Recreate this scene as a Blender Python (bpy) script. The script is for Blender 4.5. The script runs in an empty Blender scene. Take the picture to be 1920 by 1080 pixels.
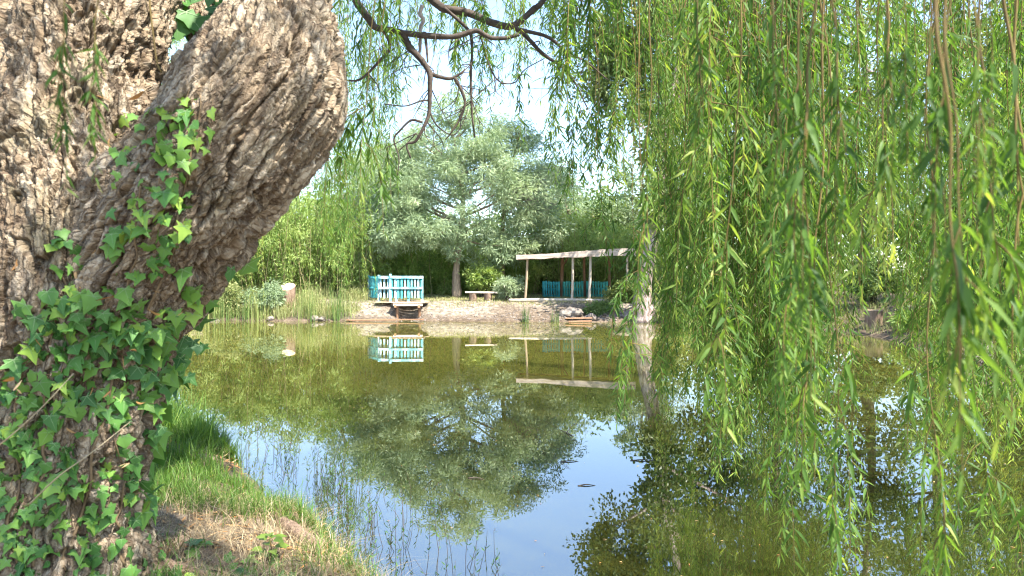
import bpy, math, random
import numpy as np
from mathutils import Vector
from mathutils.bvhtree import BVHTree

SC = bpy.context.scene
COL = SC.collection
rng = np.random.default_rng(7)
random.seed(7)

# ------------------------------------------------------------------ camera numbers
FPX, CX, HY, CH = 1400.0, 960.0, 530.0, 1.6       # focal length, centre, horizon (pixels of the 1920 photo), eye height


def P(px, py, Y):
    return np.array([(px - CX) / FPX * Y, Y, CH - (py - HY) / FPX * Y])


# ------------------------------------------------------------------ noise (numpy)
def _h(ix, iy, iz, seed=0):
    n = (ix.astype(np.int64) * 73856093) ^ (iy.astype(np.int64) * 19349663) ^ (iz.astype(np.int64) * 83492791) ^ (seed * 2654435)
    n = n & 0xffffffff
    n = ((n ^ (n >> 15)) * 2246822519) & 0xffffffff
    n = ((n ^ (n >> 13)) * 3266489917) & 0xffffffff
    n = n ^ (n >> 16)
    return n / 4294967295.0


def vnoise(p, seed=0):
    i = np.floor(p).astype(np.int64); f = p - i
    f = f * f * (3 - 2 * f)
    r = 0
    for dx in (0, 1):
        for dy in (0, 1):
            for dz in (0, 1):
                w = (f[:, 0] if dx else 1 - f[:, 0]) * (f[:, 1] if dy else 1 - f[:, 1]) * (f[:, 2] if dz else 1 - f[:, 2])
                r = r + w * _h(i[:, 0] + dx, i[:, 1] + dy, i[:, 2] + dz, seed)
    return r * 2 - 1


def fbm(p, octv=4, seed=0):
    a, s, r = 1.0, 1.0, 0
    for k in range(octv):
        r = r + a * vnoise(p * s, seed + k); a *= .5; s *= 2.03
    return r


def voro(p, seed=0):
    i = np.floor(p).astype(np.int64)
    f1 = np.full(len(p), 9.); f2 = np.full(len(p), 9.); cid = np.zeros(len(p)); off = np.zeros_like(p)
    for dx in (-1, 0, 1):
        for dy in (-1, 0, 1):
            for dz in (-1, 0, 1):
                a, b, c = i[:, 0] + dx, i[:, 1] + dy, i[:, 2] + dz
                q = np.stack([a + _h(a, b, c, seed), b + _h(a, b, c, seed + 1), c + _h(a, b, c, seed + 2)], 1)
                d = np.linalg.norm(q - p, axis=1)
                new = d < f1
                f2 = np.where(new, f1, np.minimum(f2, d))
                cid = np.where(new, _h(a, b, c, seed + 5), cid)
                off = np.where(new[:, None], p - q, off)
                f1 = np.where(new, d, f1)
    return f1, f2, cid, off


def sstep(a, b, x):
    t = np.clip((x - a) / (b - a), 0, 1)
    return t * t * (3 - 2 * t)


def unit(v):
    return v / np.maximum(np.linalg.norm(v, axis=-1, keepdims=True), 1e-9)


# ------------------------------------------------------------------ mesh building
def build(name, parts, mats, parent=None, smooth=True):
    """parts: list of (verts, faces or list of face arrays, material index, tint or None) -> ONE mesh object"""
    V, T, loops, starts, mi, off = [], [], [], [], [], 0
    nl = 0
    for v, fs, m, t in parts:
        v = np.asarray(v, float)
        if len(v) == 0: continue
        V.append(v)
        T.append(np.full(len(v), .5) if t is None else np.broadcast_to(np.asarray(t, float), (len(v),)))
        for f in (fs if isinstance(fs, list) else [fs]):
            f = np.asarray(f, np.int64)
            if f.size == 0: continue
            k = f.shape[1]
            loops.append((f + off).ravel()); starts.append(nl + np.arange(len(f)) * k)
            mi.append(np.full(len(f), m)); nl += f.size
        off += len(v)
    V = np.concatenate(V); loops = np.concatenate(loops); starts = np.concatenate(starts); mi = np.concatenate(mi)
    me = bpy.data.meshes.new(name)
    me.vertices.add(len(V)); me.vertices.foreach_set('co', V.ravel())
    me.loops.add(len(loops)); me.loops.foreach_set('vertex_index', loops.astype(np.int32))
    me.polygons.add(len(starts)); me.polygons.foreach_set('loop_start', starts.astype(np.int32))
    me.polygons.foreach_set('material_index', mi.astype(np.int32))
    me.polygons.foreach_set('use_smooth', np.full(len(starts), smooth))
    at = me.attributes.new('tint', 'FLOAT', 'POINT'); at.data.foreach_set('value', np.concatenate(T).astype(np.float32))
    for m in mats: me.materials.append(m)
    me.update(calc_edges=True); me.validate()
    o = bpy.data.objects.new(name, me); COL.objects.link(o)
    if parent is not None: o.parent = parent
    return o


def tag(o, label=None, cat=None, group=None, kind=None):
    if label: o['label'] = label
    if cat: o['category'] = cat
    if group: o['group'] = group
    if kind: o['kind'] = kind
    return o


def empty(name, label, cat, group=None, loc=(0, 0, 0)):
    o = bpy.data.objects.new(name, None); COL.objects.link(o); o.empty_display_size = .1
    o.location = loc
    return tag(o, label, cat, group)


def place_parts(root):
    """children were built in world coordinates: keep them there although the root sits at the thing's base"""
    l = root.location
    for c in root.children:
        if not c.get('_placed'):
            c.location = c.location - l; c['_placed'] = 1


def catmull(pts, n):
    pts = np.asarray(pts, float)
    if len(pts) == 2:
        t = np.linspace(0, 1, n)[:, None]
        return pts[0] * (1 - t) + pts[1] * t
    q = np.vstack([2 * pts[0] - pts[1], pts, 2 * pts[-1] - pts[-2]])
    u = np.linspace(0, len(pts) - 1 - 1e-9, n); i = u.astype(int); t = (u - i)[:, None]
    a, b, c, d = q[i], q[i + 1], q[i + 2], q[i + 3]
    return .5 * (2 * b + (c - a) * t + (2 * a - 5 * b + 4 * c - d) * t ** 2 + (3 * b - a - 3 * c + d) * t ** 3)


def frames(c):
    t = unit(np.gradient(c, axis=0))
    n = np.zeros_like(t)
    a = np.array([0, 1., 0]) if abs(t[0, 1]) < .8 else np.array([1., 0, 0])
    n[0] = unit(a - t[0] * (a @ t[0]))
    for k in range(1, len(c)):
        v = n[k - 1] - t[k] * (n[k - 1] @ t[k]); n[k] = v / max(np.linalg.norm(v), 1e-9)
    return t, n, np.cross(t, n)


def tube(pts, rad, nseg=6, n=None, cap=True, bumpy=0.):
    """tapered tube along a smooth path"""
    pts = np.asarray(pts, float)
    n = n or max(4, len(pts) * 3)
    c = catmull(pts, n)
    r = np.interp(np.linspace(0, 1, n), np.linspace(0, 1, len(np.atleast_1d(rad))), np.atleast_1d(rad)) if np.ndim(rad) else np.full(n, rad)
    t, a, b = frames(c)
    th = np.arange(nseg) / nseg * 2 * np.pi
    R = r[:, None] * (1 + (bumpy * rng.uniform(-1, 1, (n, nseg)) if bumpy else 0))
    v = c[:, None] + R[..., None] * (np.cos(th)[None, :, None] * a[:, None] + np.sin(th)[None, :, None] * b[:, None])
    v = v.reshape(-1, 3)
    k = np.arange(n - 1)[:, None] * nseg; j = np.arange(nseg)[None]; j2 = (j + 1) % nseg
    f = np.stack([k + j, k + j2, k + nseg + j2, k + nseg + j], -1).reshape(-1, 4)
    fs = [f]
    if cap:
        v = np.vstack([v, c[:1], c[-1:]]); m = n * nseg
        jj = np.arange(nseg); j2 = (jj + 1) % nseg
        fs.append(np.vstack([np.stack([np.full(nseg, m), j2, jj], 1), np.stack([np.full(nseg, m + 1), m - 2 * 0 - nseg + jj, m - nseg + j2], 1)]))
    return v, fs


def box(cx, cy, cz, sx, sy, sz, rz=0., bev=0.006, ry=0., jitter=0.):
    """bevelled box (chamfered edges), centre and full sizes"""
    hx, hy, hz = sx / 2, sy / 2, sz / 2
    b = min(bev, hx * .45, hy * .45, hz * .45)
    V = []; idx = {}
    for x in (-1, 1):
        for y in (-1, 1):
            for z in (-1, 1):
                for ax in range(3):
                    p = [x * (hx - b), y * (hy - b), z * (hz - b)]
                    p[ax] = (x * hx, y * hy, z * hz)[ax]
                    idx[x, y, z, ax] = len(V); V.append(p)
    F4, F3 = [], []
    for ax in range(3):
        o1, o2 = [k for k in range(3) if k != ax]
        for s in (-1, 1):
            q = []
            for a, c in ((-1, -1), (1, -1), (1, 1), (-1, 1)):
                k = [0, 0, 0]; k[ax] = s; k[o1] = a; k[o2] = c
                q.append(idx[k[0], k[1], k[2], ax])
            if s * (1 if ax != 1 else -1) < 0: q = q[::-1]
            F4.append(q)
        for a in (-1, 1):
            for c in (-1, 1):
                q = []
                for s in (-1, 1):
                    k = [0, 0, 0]; k[ax] = s; k[o1] = a; k[o2] = c
                    q.append((idx[k[0], k[1], k[2], o1], idx[k[0], k[1], k[2], o2]))
                F4.append([q[0][0], q[1][0], q[1][1], q[0][1]])
    for x in (-1, 1):
        for y in (-1, 1):
            for z in (-1, 1):
                F3.append([idx[x, y, z, 0], idx[x, y, z, 1], idx[x, y, z, 2]])
    V = np.array(V)
    if jitter: V = V + rng.uniform(-jitter, jitter, V.shape)
    c_, s_ = math.cos(ry), math.sin(ry)
    V = np.stack([V[:, 0] * c_ + V[:, 2] * s_, V[:, 1], -V[:, 0] * s_ + V[:, 2] * c_], 1)
    c_, s_ = math.cos(rz), math.sin(rz)
    V = np.stack([V[:, 0] * c_ - V[:, 1] * s_, V[:, 0] * s_ + V[:, 1] * c_, V[:, 2]], 1)
    return V + np.array([cx, cy, cz]), [np.array(F4), np.array(F3)]


# ------------------------------------------------------------------ leaves
def leaf2(pos, d, nrm, L, W, fold=.2, mid=.45):
    """two-triangle folded leaf"""
    d = unit(d); nrm = unit(nrm - d * np.sum(nrm * d, -1, keepdims=True)); s = np.cross(d, nrm)
    L = np.asarray(L)[:, None]; W = np.asarray(W)[:, None]
    v = np.stack([pos, pos + d * L * mid + s * W / 2 + nrm * W * fold, pos + d * L, pos + d * L * mid - s * W / 2 + nrm * W * fold], 1).reshape(-1, 3)
    k = np.arange(len(pos))[:, None] * 4
    return v, [np.vstack([k + np.array([0, 1, 2]), k + np.array([0, 2, 3])])], 4


def leaf8(pos, d, nrm, L, W, curl):
    """curved leaf with a midrib: eight vertices"""
    d = unit(d); nrm = unit(nrm - d * np.sum(nrm * d, -1, keepdims=True)); s = np.cross(d, nrm)
    L = np.asarray(L)[:, None]; W = np.asarray(W)[:, None]; curl = np.asarray(curl)[:, None]

    def c(t): return pos + d * L * t - nrm * curl * L * t * t
    u = nrm * W * .16
    c1, c2 = c(.3), c(.66)
    v = np.stack([pos, c1 + s * W * .5 + u, c1, c1 - s * W * .5 + u, c2 + s * W * .36 + u, c2, c2 - s * W * .36 + u, c(1.)], 1).reshape(-1, 3)
    k = np.arange(len(pos))[:, None] * 8
    q = np.vstack([k + np.array(a) for a in ((1, 4, 5, 2), (2, 5, 6, 3))])
    t = np.vstack([k + np.array(a) for a in ((0, 1, 2), (0, 2, 3), (4, 7, 5), (5, 7, 6))])
    return v, [q, t], 8


def rnd_dirs(n):
    return unit(rng.normal(size=(n, 3)))


def blades(base, h, w, lean, nl=4):
    """grass blades: ribbons that taper and bend over"""
    n = len(base)
    az = rng.uniform(0, 2 * np.pi, n); out = np.stack([np.cos(az), np.sin(az), 0 * az], 1); sd = np.stack([-np.sin(az), np.cos(az), 0 * az], 1)
    h = np.asarray(h)[:, None]; w = np.asarray(w)[:, None]; lean = np.asarray(lean)[:, None]
    rows = []
    for k in range(nl):
        t = k / nl
        c = base + out * h * lean * t ** 1.8 + np.array([0, 0, 1.]) * h * (t - .35 * np.minimum(lean, 1.5) * t ** 3)
        rows += [c - sd * w * (1 - t ** 2) / 2, c + sd * w * (1 - t ** 2) / 2]
    rows.append(base + out * h * lean + np.array([0, 0, 1.]) * h * (1 - .35 * np.minimum(lean, 1.5)))
    m = 2 * nl + 1
    v = np.stack(rows, 1).reshape(-1, 3)
    k = np.arange(n)[:, None] * m
    q = np.vstack([k + np.array([2 * a, 2 * a + 1, 2 * a + 3, 2 * a + 2]) for a in range(nl - 1)])
    t = k + np.array([m - 3, m - 2, m - 1])
    return v, [q, t], m


# ------------------------------------------------------------------ materials
def new_mat(name):
    m = bpy.data.materials.new(name); m.use_nodes = True
    nt = m.node_tree; nt.nodes.clear()
    return m, nt, nt.nodes, nt.links


def N(ns, t, **kw):
    n = ns.new(t)
    for k, v in kw.items(): setattr(n, k, v)
    return n


def ramp(ns, stops):
    r = ns.new('ShaderNodeValToRGB'); e = r.color_ramp.elements
    e[0].position, e[0].color = stops[0][0], (*stops[0][1], 1)
    e[1].position, e[1].color = stops[-1][0], (*stops[-1][1], 1)
    for p, c in stops[1:-1]:
        x = e.new(p); x.color = (*c, 1)
    return r


def leaf_mat(name, stops, trans=.4, tcol=(1.15, 1.1, .45), rough=.45, spec=.3):
    m, nt, ns, ln = new_mat(name)
    out = N(ns, 'ShaderNodeOutputMaterial'); at = N(ns, 'ShaderNodeAttribute', attribute_name='tint')
    r = ramp(ns, stops); ln.new(at.outputs['Fac'], r.inputs[0])
    b = N(ns, 'ShaderNodeBsdfPrincipled'); ln.new(r.outputs[0], b.inputs['Base Color'])
    b.inputs['Roughness'].default_value = rough; b.inputs['Specular IOR Level'].default_value = spec
    tr = N(ns, 'ShaderNodeBsdfTranslucent')
    mu = N(ns, 'ShaderNodeMix', data_type='RGBA', blend_type='MULTIPLY'); mu.inputs['Factor'].default_value = 1
    ln.new(r.outputs[0], mu.inputs[6]); mu.inputs[7].default_value = (*tcol, 1); ln.new(mu.outputs[2], tr.inputs['Color'])
    mx = N(ns, 'ShaderNodeMixShader'); mx.inputs[0].default_value = trans
    ln.new(b.outputs[0], mx.inputs[1]); ln.new(tr.outputs[0], mx.inputs[2]); ln.new(mx.outputs[0], out.inputs[0])
    return m


def rough_mat(name, stops, scale=8., detail=8., rough=.85, bump=.3, stretch=(1, 1, 1), dist=.01, spec=.25, speck=None):
    """wood, stone, bark: colour from stretched noise, fine bump"""
    m, nt, ns, ln = new_mat(name)
    out = N(ns, 'ShaderNodeOutputMaterial'); tc = N(ns, 'ShaderNodeTexCoord'); mp = N(ns, 'ShaderNodeMapping')
    mp.inputs['Scale'].default_value = stretch; ln.new(tc.outputs['Object'], mp.inputs[0])
    nz = N(ns, 'ShaderNodeTexNoise'); nz.inputs['Scale'].default_value = scale; nz.inputs['Detail'].default_value = detail; nz.inputs['Roughness'].default_value = .65
    ln.new(mp.outputs[0], nz.inputs['Vector'])
    r = ramp(ns, stops); ln.new(nz.outputs['Fac'], r.inputs[0])
    b = N(ns, 'ShaderNodeBsdfPrincipled'); ln.new(r.outputs[0], b.inputs['Base Color'])
    b.inputs['Roughness'].default_value = rough; b.inputs['Specular IOR Level'].default_value = spec
    bp = N(ns, 'ShaderNodeBump'); bp.inputs['Strength'].default_value = bump; bp.inputs['Distance'].default_value = dist
    n2 = N(ns, 'ShaderNodeTexNoise'); n2.inputs['Scale'].default_value = scale * 5; n2.inputs['Detail'].default_value = 6
    ln.new(mp.outputs[0], n2.inputs['Vector']); ln.new(n2.outputs['Fac'], bp.inputs['Height']); ln.new(bp.outputs[0], b.inputs['Normal'])
    ln.new(b.outputs[0], out.inputs[0])
    return m


M = {}
M['willow_leaf'] = leaf_mat('willow_leaf', [(0, (.045, .10, .026)), (.45, (.105, .20, .043)), (.8, (.195, .30, .07)), (1, (.33, .40, .11))], .58, (1.3, 1.25, .45), .5, .22)
M['willow_stem'] = rough_mat('willow_stem', [(.3, (.085, .06, .025)), (.7, (.23, .16, .05))], 9, stretch=(1, 1, .3))
M['ivy_leaf'] = leaf_mat('ivy_leaf', [(0, (.035, .105, .028)), (.5, (.090, .215, .045)), (.85, (.18, .33, .055)), (1, (.29, .43, .07))], .3, (1.2, 1.2, .5), .5, .28)
M['ivy_vein'] = leaf_mat('ivy_vein', [(0, (.14, .24, .10)), (1, (.26, .38, .16))], .2)
M['ivy_stem'] = rough_mat('ivy_stem', [(.3, (.10, .07, .04)), (.7, (.22, .15, .08))], 20)
M['dry_leaf'] = leaf_mat('dry_leaf', [(0, (.30, .13, .05)), (.5, (.48, .26, .09)), (1, (.62, .44, .24))], .2, (1, .8, .5), .6, .3)
M['straw'] = leaf_mat('straw', [(0, (.17, .115, .06)), (.5, (.34, .255, .14)), (1, (.55, .46, .29))], .25, (1, .9, .6), .6)
M['grass'] = leaf_mat('grass', [(0, (.045, .10, .018)), (.5, (.085, .18, .025)), (1, (.19, .27, .05))], .4, (1.2, 1.2, .5), .5)
M['reed'] = leaf_mat('reed', [(0, (.05, .12, .03)), (.5, (.11, .20, .05)), (1, (.32, .34, .12))], .35)
M['silver_leaf'] = leaf_mat('silver_leaf', [(0, (.16, .22, .12)), (.5, (.30, .38, .22)), (1, (.46, .52, .33))], .4, (1.05, 1.1, .75), .6, .2)
M['bamboo_leaf'] = leaf_mat('bamboo_leaf', [(0, (.07, .14, .028)), (.5, (.17, .275, .055)), (1, (.33, .41, .13))], .4, (1.2, 1.15, .5), .5, .3)
M['round_leaf'] = leaf_mat('round_leaf', [(0, (.06, .10, .03)), (.5, (.12, .17, .045)), (1, (.26, .29, .10))], .35, (1.2, 1.15, .5), .4, .4)
M['wood_leaf'] = leaf_mat('wood_leaf', [(0, (.05, .10, .03)), (.5, (.12, .19, .055)), (1, (.26, .32, .11))], .35, (1.2, 1.15, .5), .5, .3)
M['weed_leaf'] = leaf_mat('weed_leaf', [(0, (.10, .15, .04)), (.5, (.24, .28, .10)), (1, (.46, .43, .22))], .35, (1.1, 1.05, .6), .6, .2)
M['far_bark'] = rough_mat('far_bark', [(.3, (.14, .10, .07)), (.7, (.36, .28, .19))], 5, stretch=(3, 3, .6), bump=.8, dist=.03)
M['pale_bark'] = rough_mat('pale_bark', [(.36, (.10, .072, .056)), (.5, (.27, .205, .17)), (.66, (.46, .385, .34))], 4, stretch=(2.5, 2.5, .7), bump=1., dist=.05)
M['twig'] = rough_mat('twig', [(.3, (.035, .026, .02)), (.7, (.11, .085, .065))], 20, stretch=(1, 1, 1), bump=.5)
M['grey_twig'] = rough_mat('grey_twig', [(.3, (.22, .18, .15)), (.7, (.42, .36, .31))], 20)
M['culm'] = rough_mat('culm', [(.3, (.13, .12, .045)), (.7, (.34, .28, .14))], 6)
M['post_wood'] = rough_mat('post_wood', [(.3, (.22, .15, .09)), (.7, (.46, .35, .23))], 6, stretch=(6, 6, .5), bump=.4)
M['pale_wood'] = rough_mat('pale_wood', [(.3, (.30, .24, .17)), (.7, (.55, .47, .38))], 6, stretch=(6, 6, .5), bump=.4)
M['brown_wood'] = rough_mat('brown_wood', [(.3, (.12, .065, .035)), (.7, (.28, .16, .09))], 6, stretch=(6, 6, .5), bump=.4)
M['roof_wood'] = rough_mat('roof_wood', [(.32, (.20, .14, .10)), (.45, (.38, .30, .235)), (.7, (.52, .44, .37))], 3, stretch=(.6, 3, 5), bump=.6, dist=.02)
M['cut_wood'] = rough_mat('cut_wood', [(.3, (.42, .26, .13)), (.7, (.64, .50, .35))], 5, bump=.4)
M['stump_bark'] = rough_mat('stump_bark', [(.3, (.13, .08, .05)), (.7, (.34, .24, .17))], 6, stretch=(3, 3, .6), bump=1, dist=.03)
M['stone'] = rough_mat('stone', [(.3, (.10, .08, .065)), (.7, (.27, .23, .19))], 6, bump=.6, dist=.02)
# teal paint, worn to pale patches
M['teal'] = rough_mat('teal', [(.30, (.025, .21, .22)), (.52, (.05, .31, .31)), (.66, (.17, .42, .40)), (.78, (.5, .6, .57))], 3.2, stretch=(1, 1, .8), rough=.6, bump=.2)
M['teal_pale'] = rough_mat('teal_pale', [(.28, (.045, .19, .22)), (.45, (.10, .27, .29)), (.56, (.30, .42, .42)), (.70, (.50, .56, .54))], 2.6, stretch=(1, 1, .8), rough=.6, bump=.2)
M['teal_blue'] = rough_mat('teal_blue', [(.3, (.03, .24, .25)), (.7, (.06, .36, .37))], 3.2, rough=.6, bump=.2)
M['teal_dark'] = rough_mat('teal_dark', [(.3, (.045, .26, .21)), (.7, (.08, .37, .30))], 3.2, rough=.6, bump=.2)


def mat_trunk():
    m, nt, ns, ln = new_mat('willow_bark')
    out = N(ns, 'ShaderNodeOutputMaterial')

    def math_(op, a, b, c=None):
        n = N(ns, 'ShaderNodeMath', operation=op)
        for i, x in enumerate((a, b, c)):
            if x is None: continue
            if isinstance(x, (int, float)): n.inputs[i].default_value = x
            else: ln.new(x, n.inputs[i])
        return n.outputs[0]

    def noise(vec, sc, det, ro=.6):
        n = N(ns, 'ShaderNodeTexNoise'); n.inputs['Scale'].default_value = sc; n.inputs['Detail'].default_value = det; n.inputs['Roughness'].default_value = ro
        ln.new(vec, n.inputs['Vector']); return n

    def vmath(op, a, b):
        n = N(ns, 'ShaderNodeVectorMath', operation=op)
        for i, x in enumerate((a, b)):
            if isinstance(x, tuple): n.inputs[i].default_value = x
            else: ln.new(x, n.inputs[i])
        return n.outputs[0]
    co = N(ns, 'ShaderNodeAttribute', attribute_name='bark_co').outputs['Vector']     # along and around the limb, in metres
    fu = N(ns, 'ShaderNodeAttribute', attribute_name='tint').outputs['Fac']           # flake by flake
    w1 = vmath('MULTIPLY', vmath('SUBTRACT', noise(co, 9, 3).outputs['Color'], (.5, .5, .5)), (.07, .07, .07))
    w2 = vmath('MULTIPLY', vmath('SUBTRACT', noise(co, 45, 3).outputs['Color'], (.5, .5, .5)), (.018, .018, .018))
    cw = vmath('ADD', vmath('ADD', co, w1), w2)
    c1 = vmath('MULTIPLY', cw, (1, 1, .22)); c2 = vmath('MULTIPLY', cw, (1, 1, .42)); c3 = vmath('MULTIPLY', cw, (1, 1, .09))

    def cell(vec, sc, feat):
        n = N(ns, 'ShaderNodeTexVoronoi', feature=feat); n.inputs['Scale'].default_value = sc; ln.new(vec, n.inputs['Vector']); return n
    e1 = cell(c1, 25, 'DISTANCE_TO_EDGE').outputs['Distance']; id1 = cell(c1, 25, 'F1').outputs['Color']
    e2 = cell(c2, 62, 'DISTANCE_TO_EDGE').outputs['Distance']; id2 = cell(c2, 62, 'F1').outputs['Color']

    def mr(x, a, b):
        n = N(ns, 'ShaderNodeMapRange', interpolation_type='SMOOTHSTEP'); n.inputs[1].default_value = a; n.inputs[2].default_value = b; ln.new(x, n.inputs[0]); return n.outputs[0]
    k1 = mr(e1, 0, .13); k2 = mr(e2, 0, .16)
    fib = noise(c3, 70, 9, .72).outputs['Fac']; grain = noise(cw, 160, 6, .7).outputs['Fac']; big = noise(co, 3.2, 5).outputs['Fac']
    s1 = N(ns, 'ShaderNodeSeparateColor'); ln.new(id1, s1.inputs[0]); s2 = N(ns, 'ShaderNodeSeparateColor'); ln.new(id2, s2.inputs[0])
    v = math_('MULTIPLY_ADD', fib, .85, math_('MULTIPLY', s1.outputs[0], .16)); v = math_('MULTIPLY_ADD', s2.outputs[1], .16, v); v = math_('MULTIPLY_ADD', fu, .16, v); v = math_('MULTIPLY_ADD', grain, .3, v)
    r = ramp(ns, [(.48, (.080, .052, .030)), (.66, (.19, .134, .082)), (.80, (.32, .243, .158)), (1.0, (.50, .412, .298))]); ln.new(v, r.inputs[0])
    # greenish lichen film in patches
    mm = math_('MULTIPLY', mr(big, .52, .68), .5)
    mx = N(ns, 'ShaderNodeMix', data_type='RGBA'); ln.new(mm, mx.inputs['Factor']); ln.new(r.outputs[0], mx.inputs[6]); mx.inputs[7].default_value = (.20, .18, .10, 1)
    # the fissures expose dark reddish inner bark
    fis = math_('MULTIPLY', math_('SUBTRACT', 1, math_('MULTIPLY', k1, math_('MULTIPLY_ADD', k2, .5, .5))), .62)
    m2 = N(ns, 'ShaderNodeMix', data_type='RGBA'); ln.new(fis, m2.inputs['Factor']); ln.new(mx.outputs[2], m2.inputs[6]); m2.inputs[7].default_value = (.055, .034, .024, 1)
    b = N(ns, 'ShaderNodeBsdfPrincipled'); ln.new(m2.outputs[2], b.inputs['Base Color']); b.inputs['Roughness'].default_value = .9; b.inputs['Specular IOR Level'].default_value = .2
    h = math_('MULTIPLY_ADD', k2, .32, k1); h = math_('MULTIPLY_ADD', fib, .9, h); h = math_('MULTIPLY_ADD', s1.outputs[1], .35, h); h = math_('MULTIPLY_ADD', grain, .25, h)
    bp = N(ns, 'ShaderNodeBump'); bp.inputs['Strength'].default_value = 1; bp.inputs['Distance'].default_value = .0105
    ln.new(h, bp.inputs['Height']); ln.new(bp.outputs[0], b.inputs['Normal']); ln.new(b.outputs[0], out.inputs[0])
    return m


M['bark'] = mat_trunk()


def mat_ground():
    m, nt, ns, ln = new_mat('earth')
    out = N(ns, 'ShaderNodeOutputMaterial'); tc = N(ns, 'ShaderNodeTexCoord')
    at = N(ns, 'ShaderNodeAttribute', attribute_name='tint')   # 0 dark humus and painted bank shade ... 1 pale sand
    n1 = N(ns, 'ShaderNodeTexNoise'); n1.inputs['Scale'].default_value = 6; n1.inputs['Detail'].default_value = 12; n1.inputs['Roughness'].default_value = .7
    ln.new(tc.outputs['Object'], n1.inputs['Vector'])
    ra = ramp(ns, [(.3, (.045, .032, .022)), (.5, (.10, .072, .048)), (.7, (.21, .16, .11))]); ln.new(n1.outputs['Fac'], ra.inputs[0])
    rb = ramp(ns, [(.34, (.085, .067, .048)), (.48, (.195, .160, .118)), (.68, (.37, .32, .255))]); ln.new(n1.outputs['Fac'], rb.inputs[0])
    mx = N(ns, 'ShaderNodeMix', data_type='RGBA'); ln.new(at.outputs['Fac'], mx.inputs['Factor']); ln.new(ra.outputs[0], mx.inputs[6]); ln.new(rb.outputs[0], mx.inputs[7])
    b = N(ns, 'ShaderNodeBsdfPrincipled'); ln.new(mx.outputs[2], b.inputs['Base Color']); b.inputs['Roughness'].default_value = .95; b.inputs['Specular IOR Level'].default_value = .15
    n2 = N(ns, 'ShaderNodeTexNoise'); n2.inputs['Scale'].default_value = 25; n2.inputs['Detail'].default_value = 8
    ln.new(tc.outputs['Object'], n2.inputs['Vector'])
    bp = N(ns, 'ShaderNodeBump'); bp.inputs['Strength'].default_value = .8; bp.inputs['Distance'].default_value = .03
    ln.new(n2.outputs['Fac'], bp.inputs['Height']); ln.new(bp.outputs[0], b.inputs['Normal']); ln.new(b.outputs[0], out.inputs[0])
    return m


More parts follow.
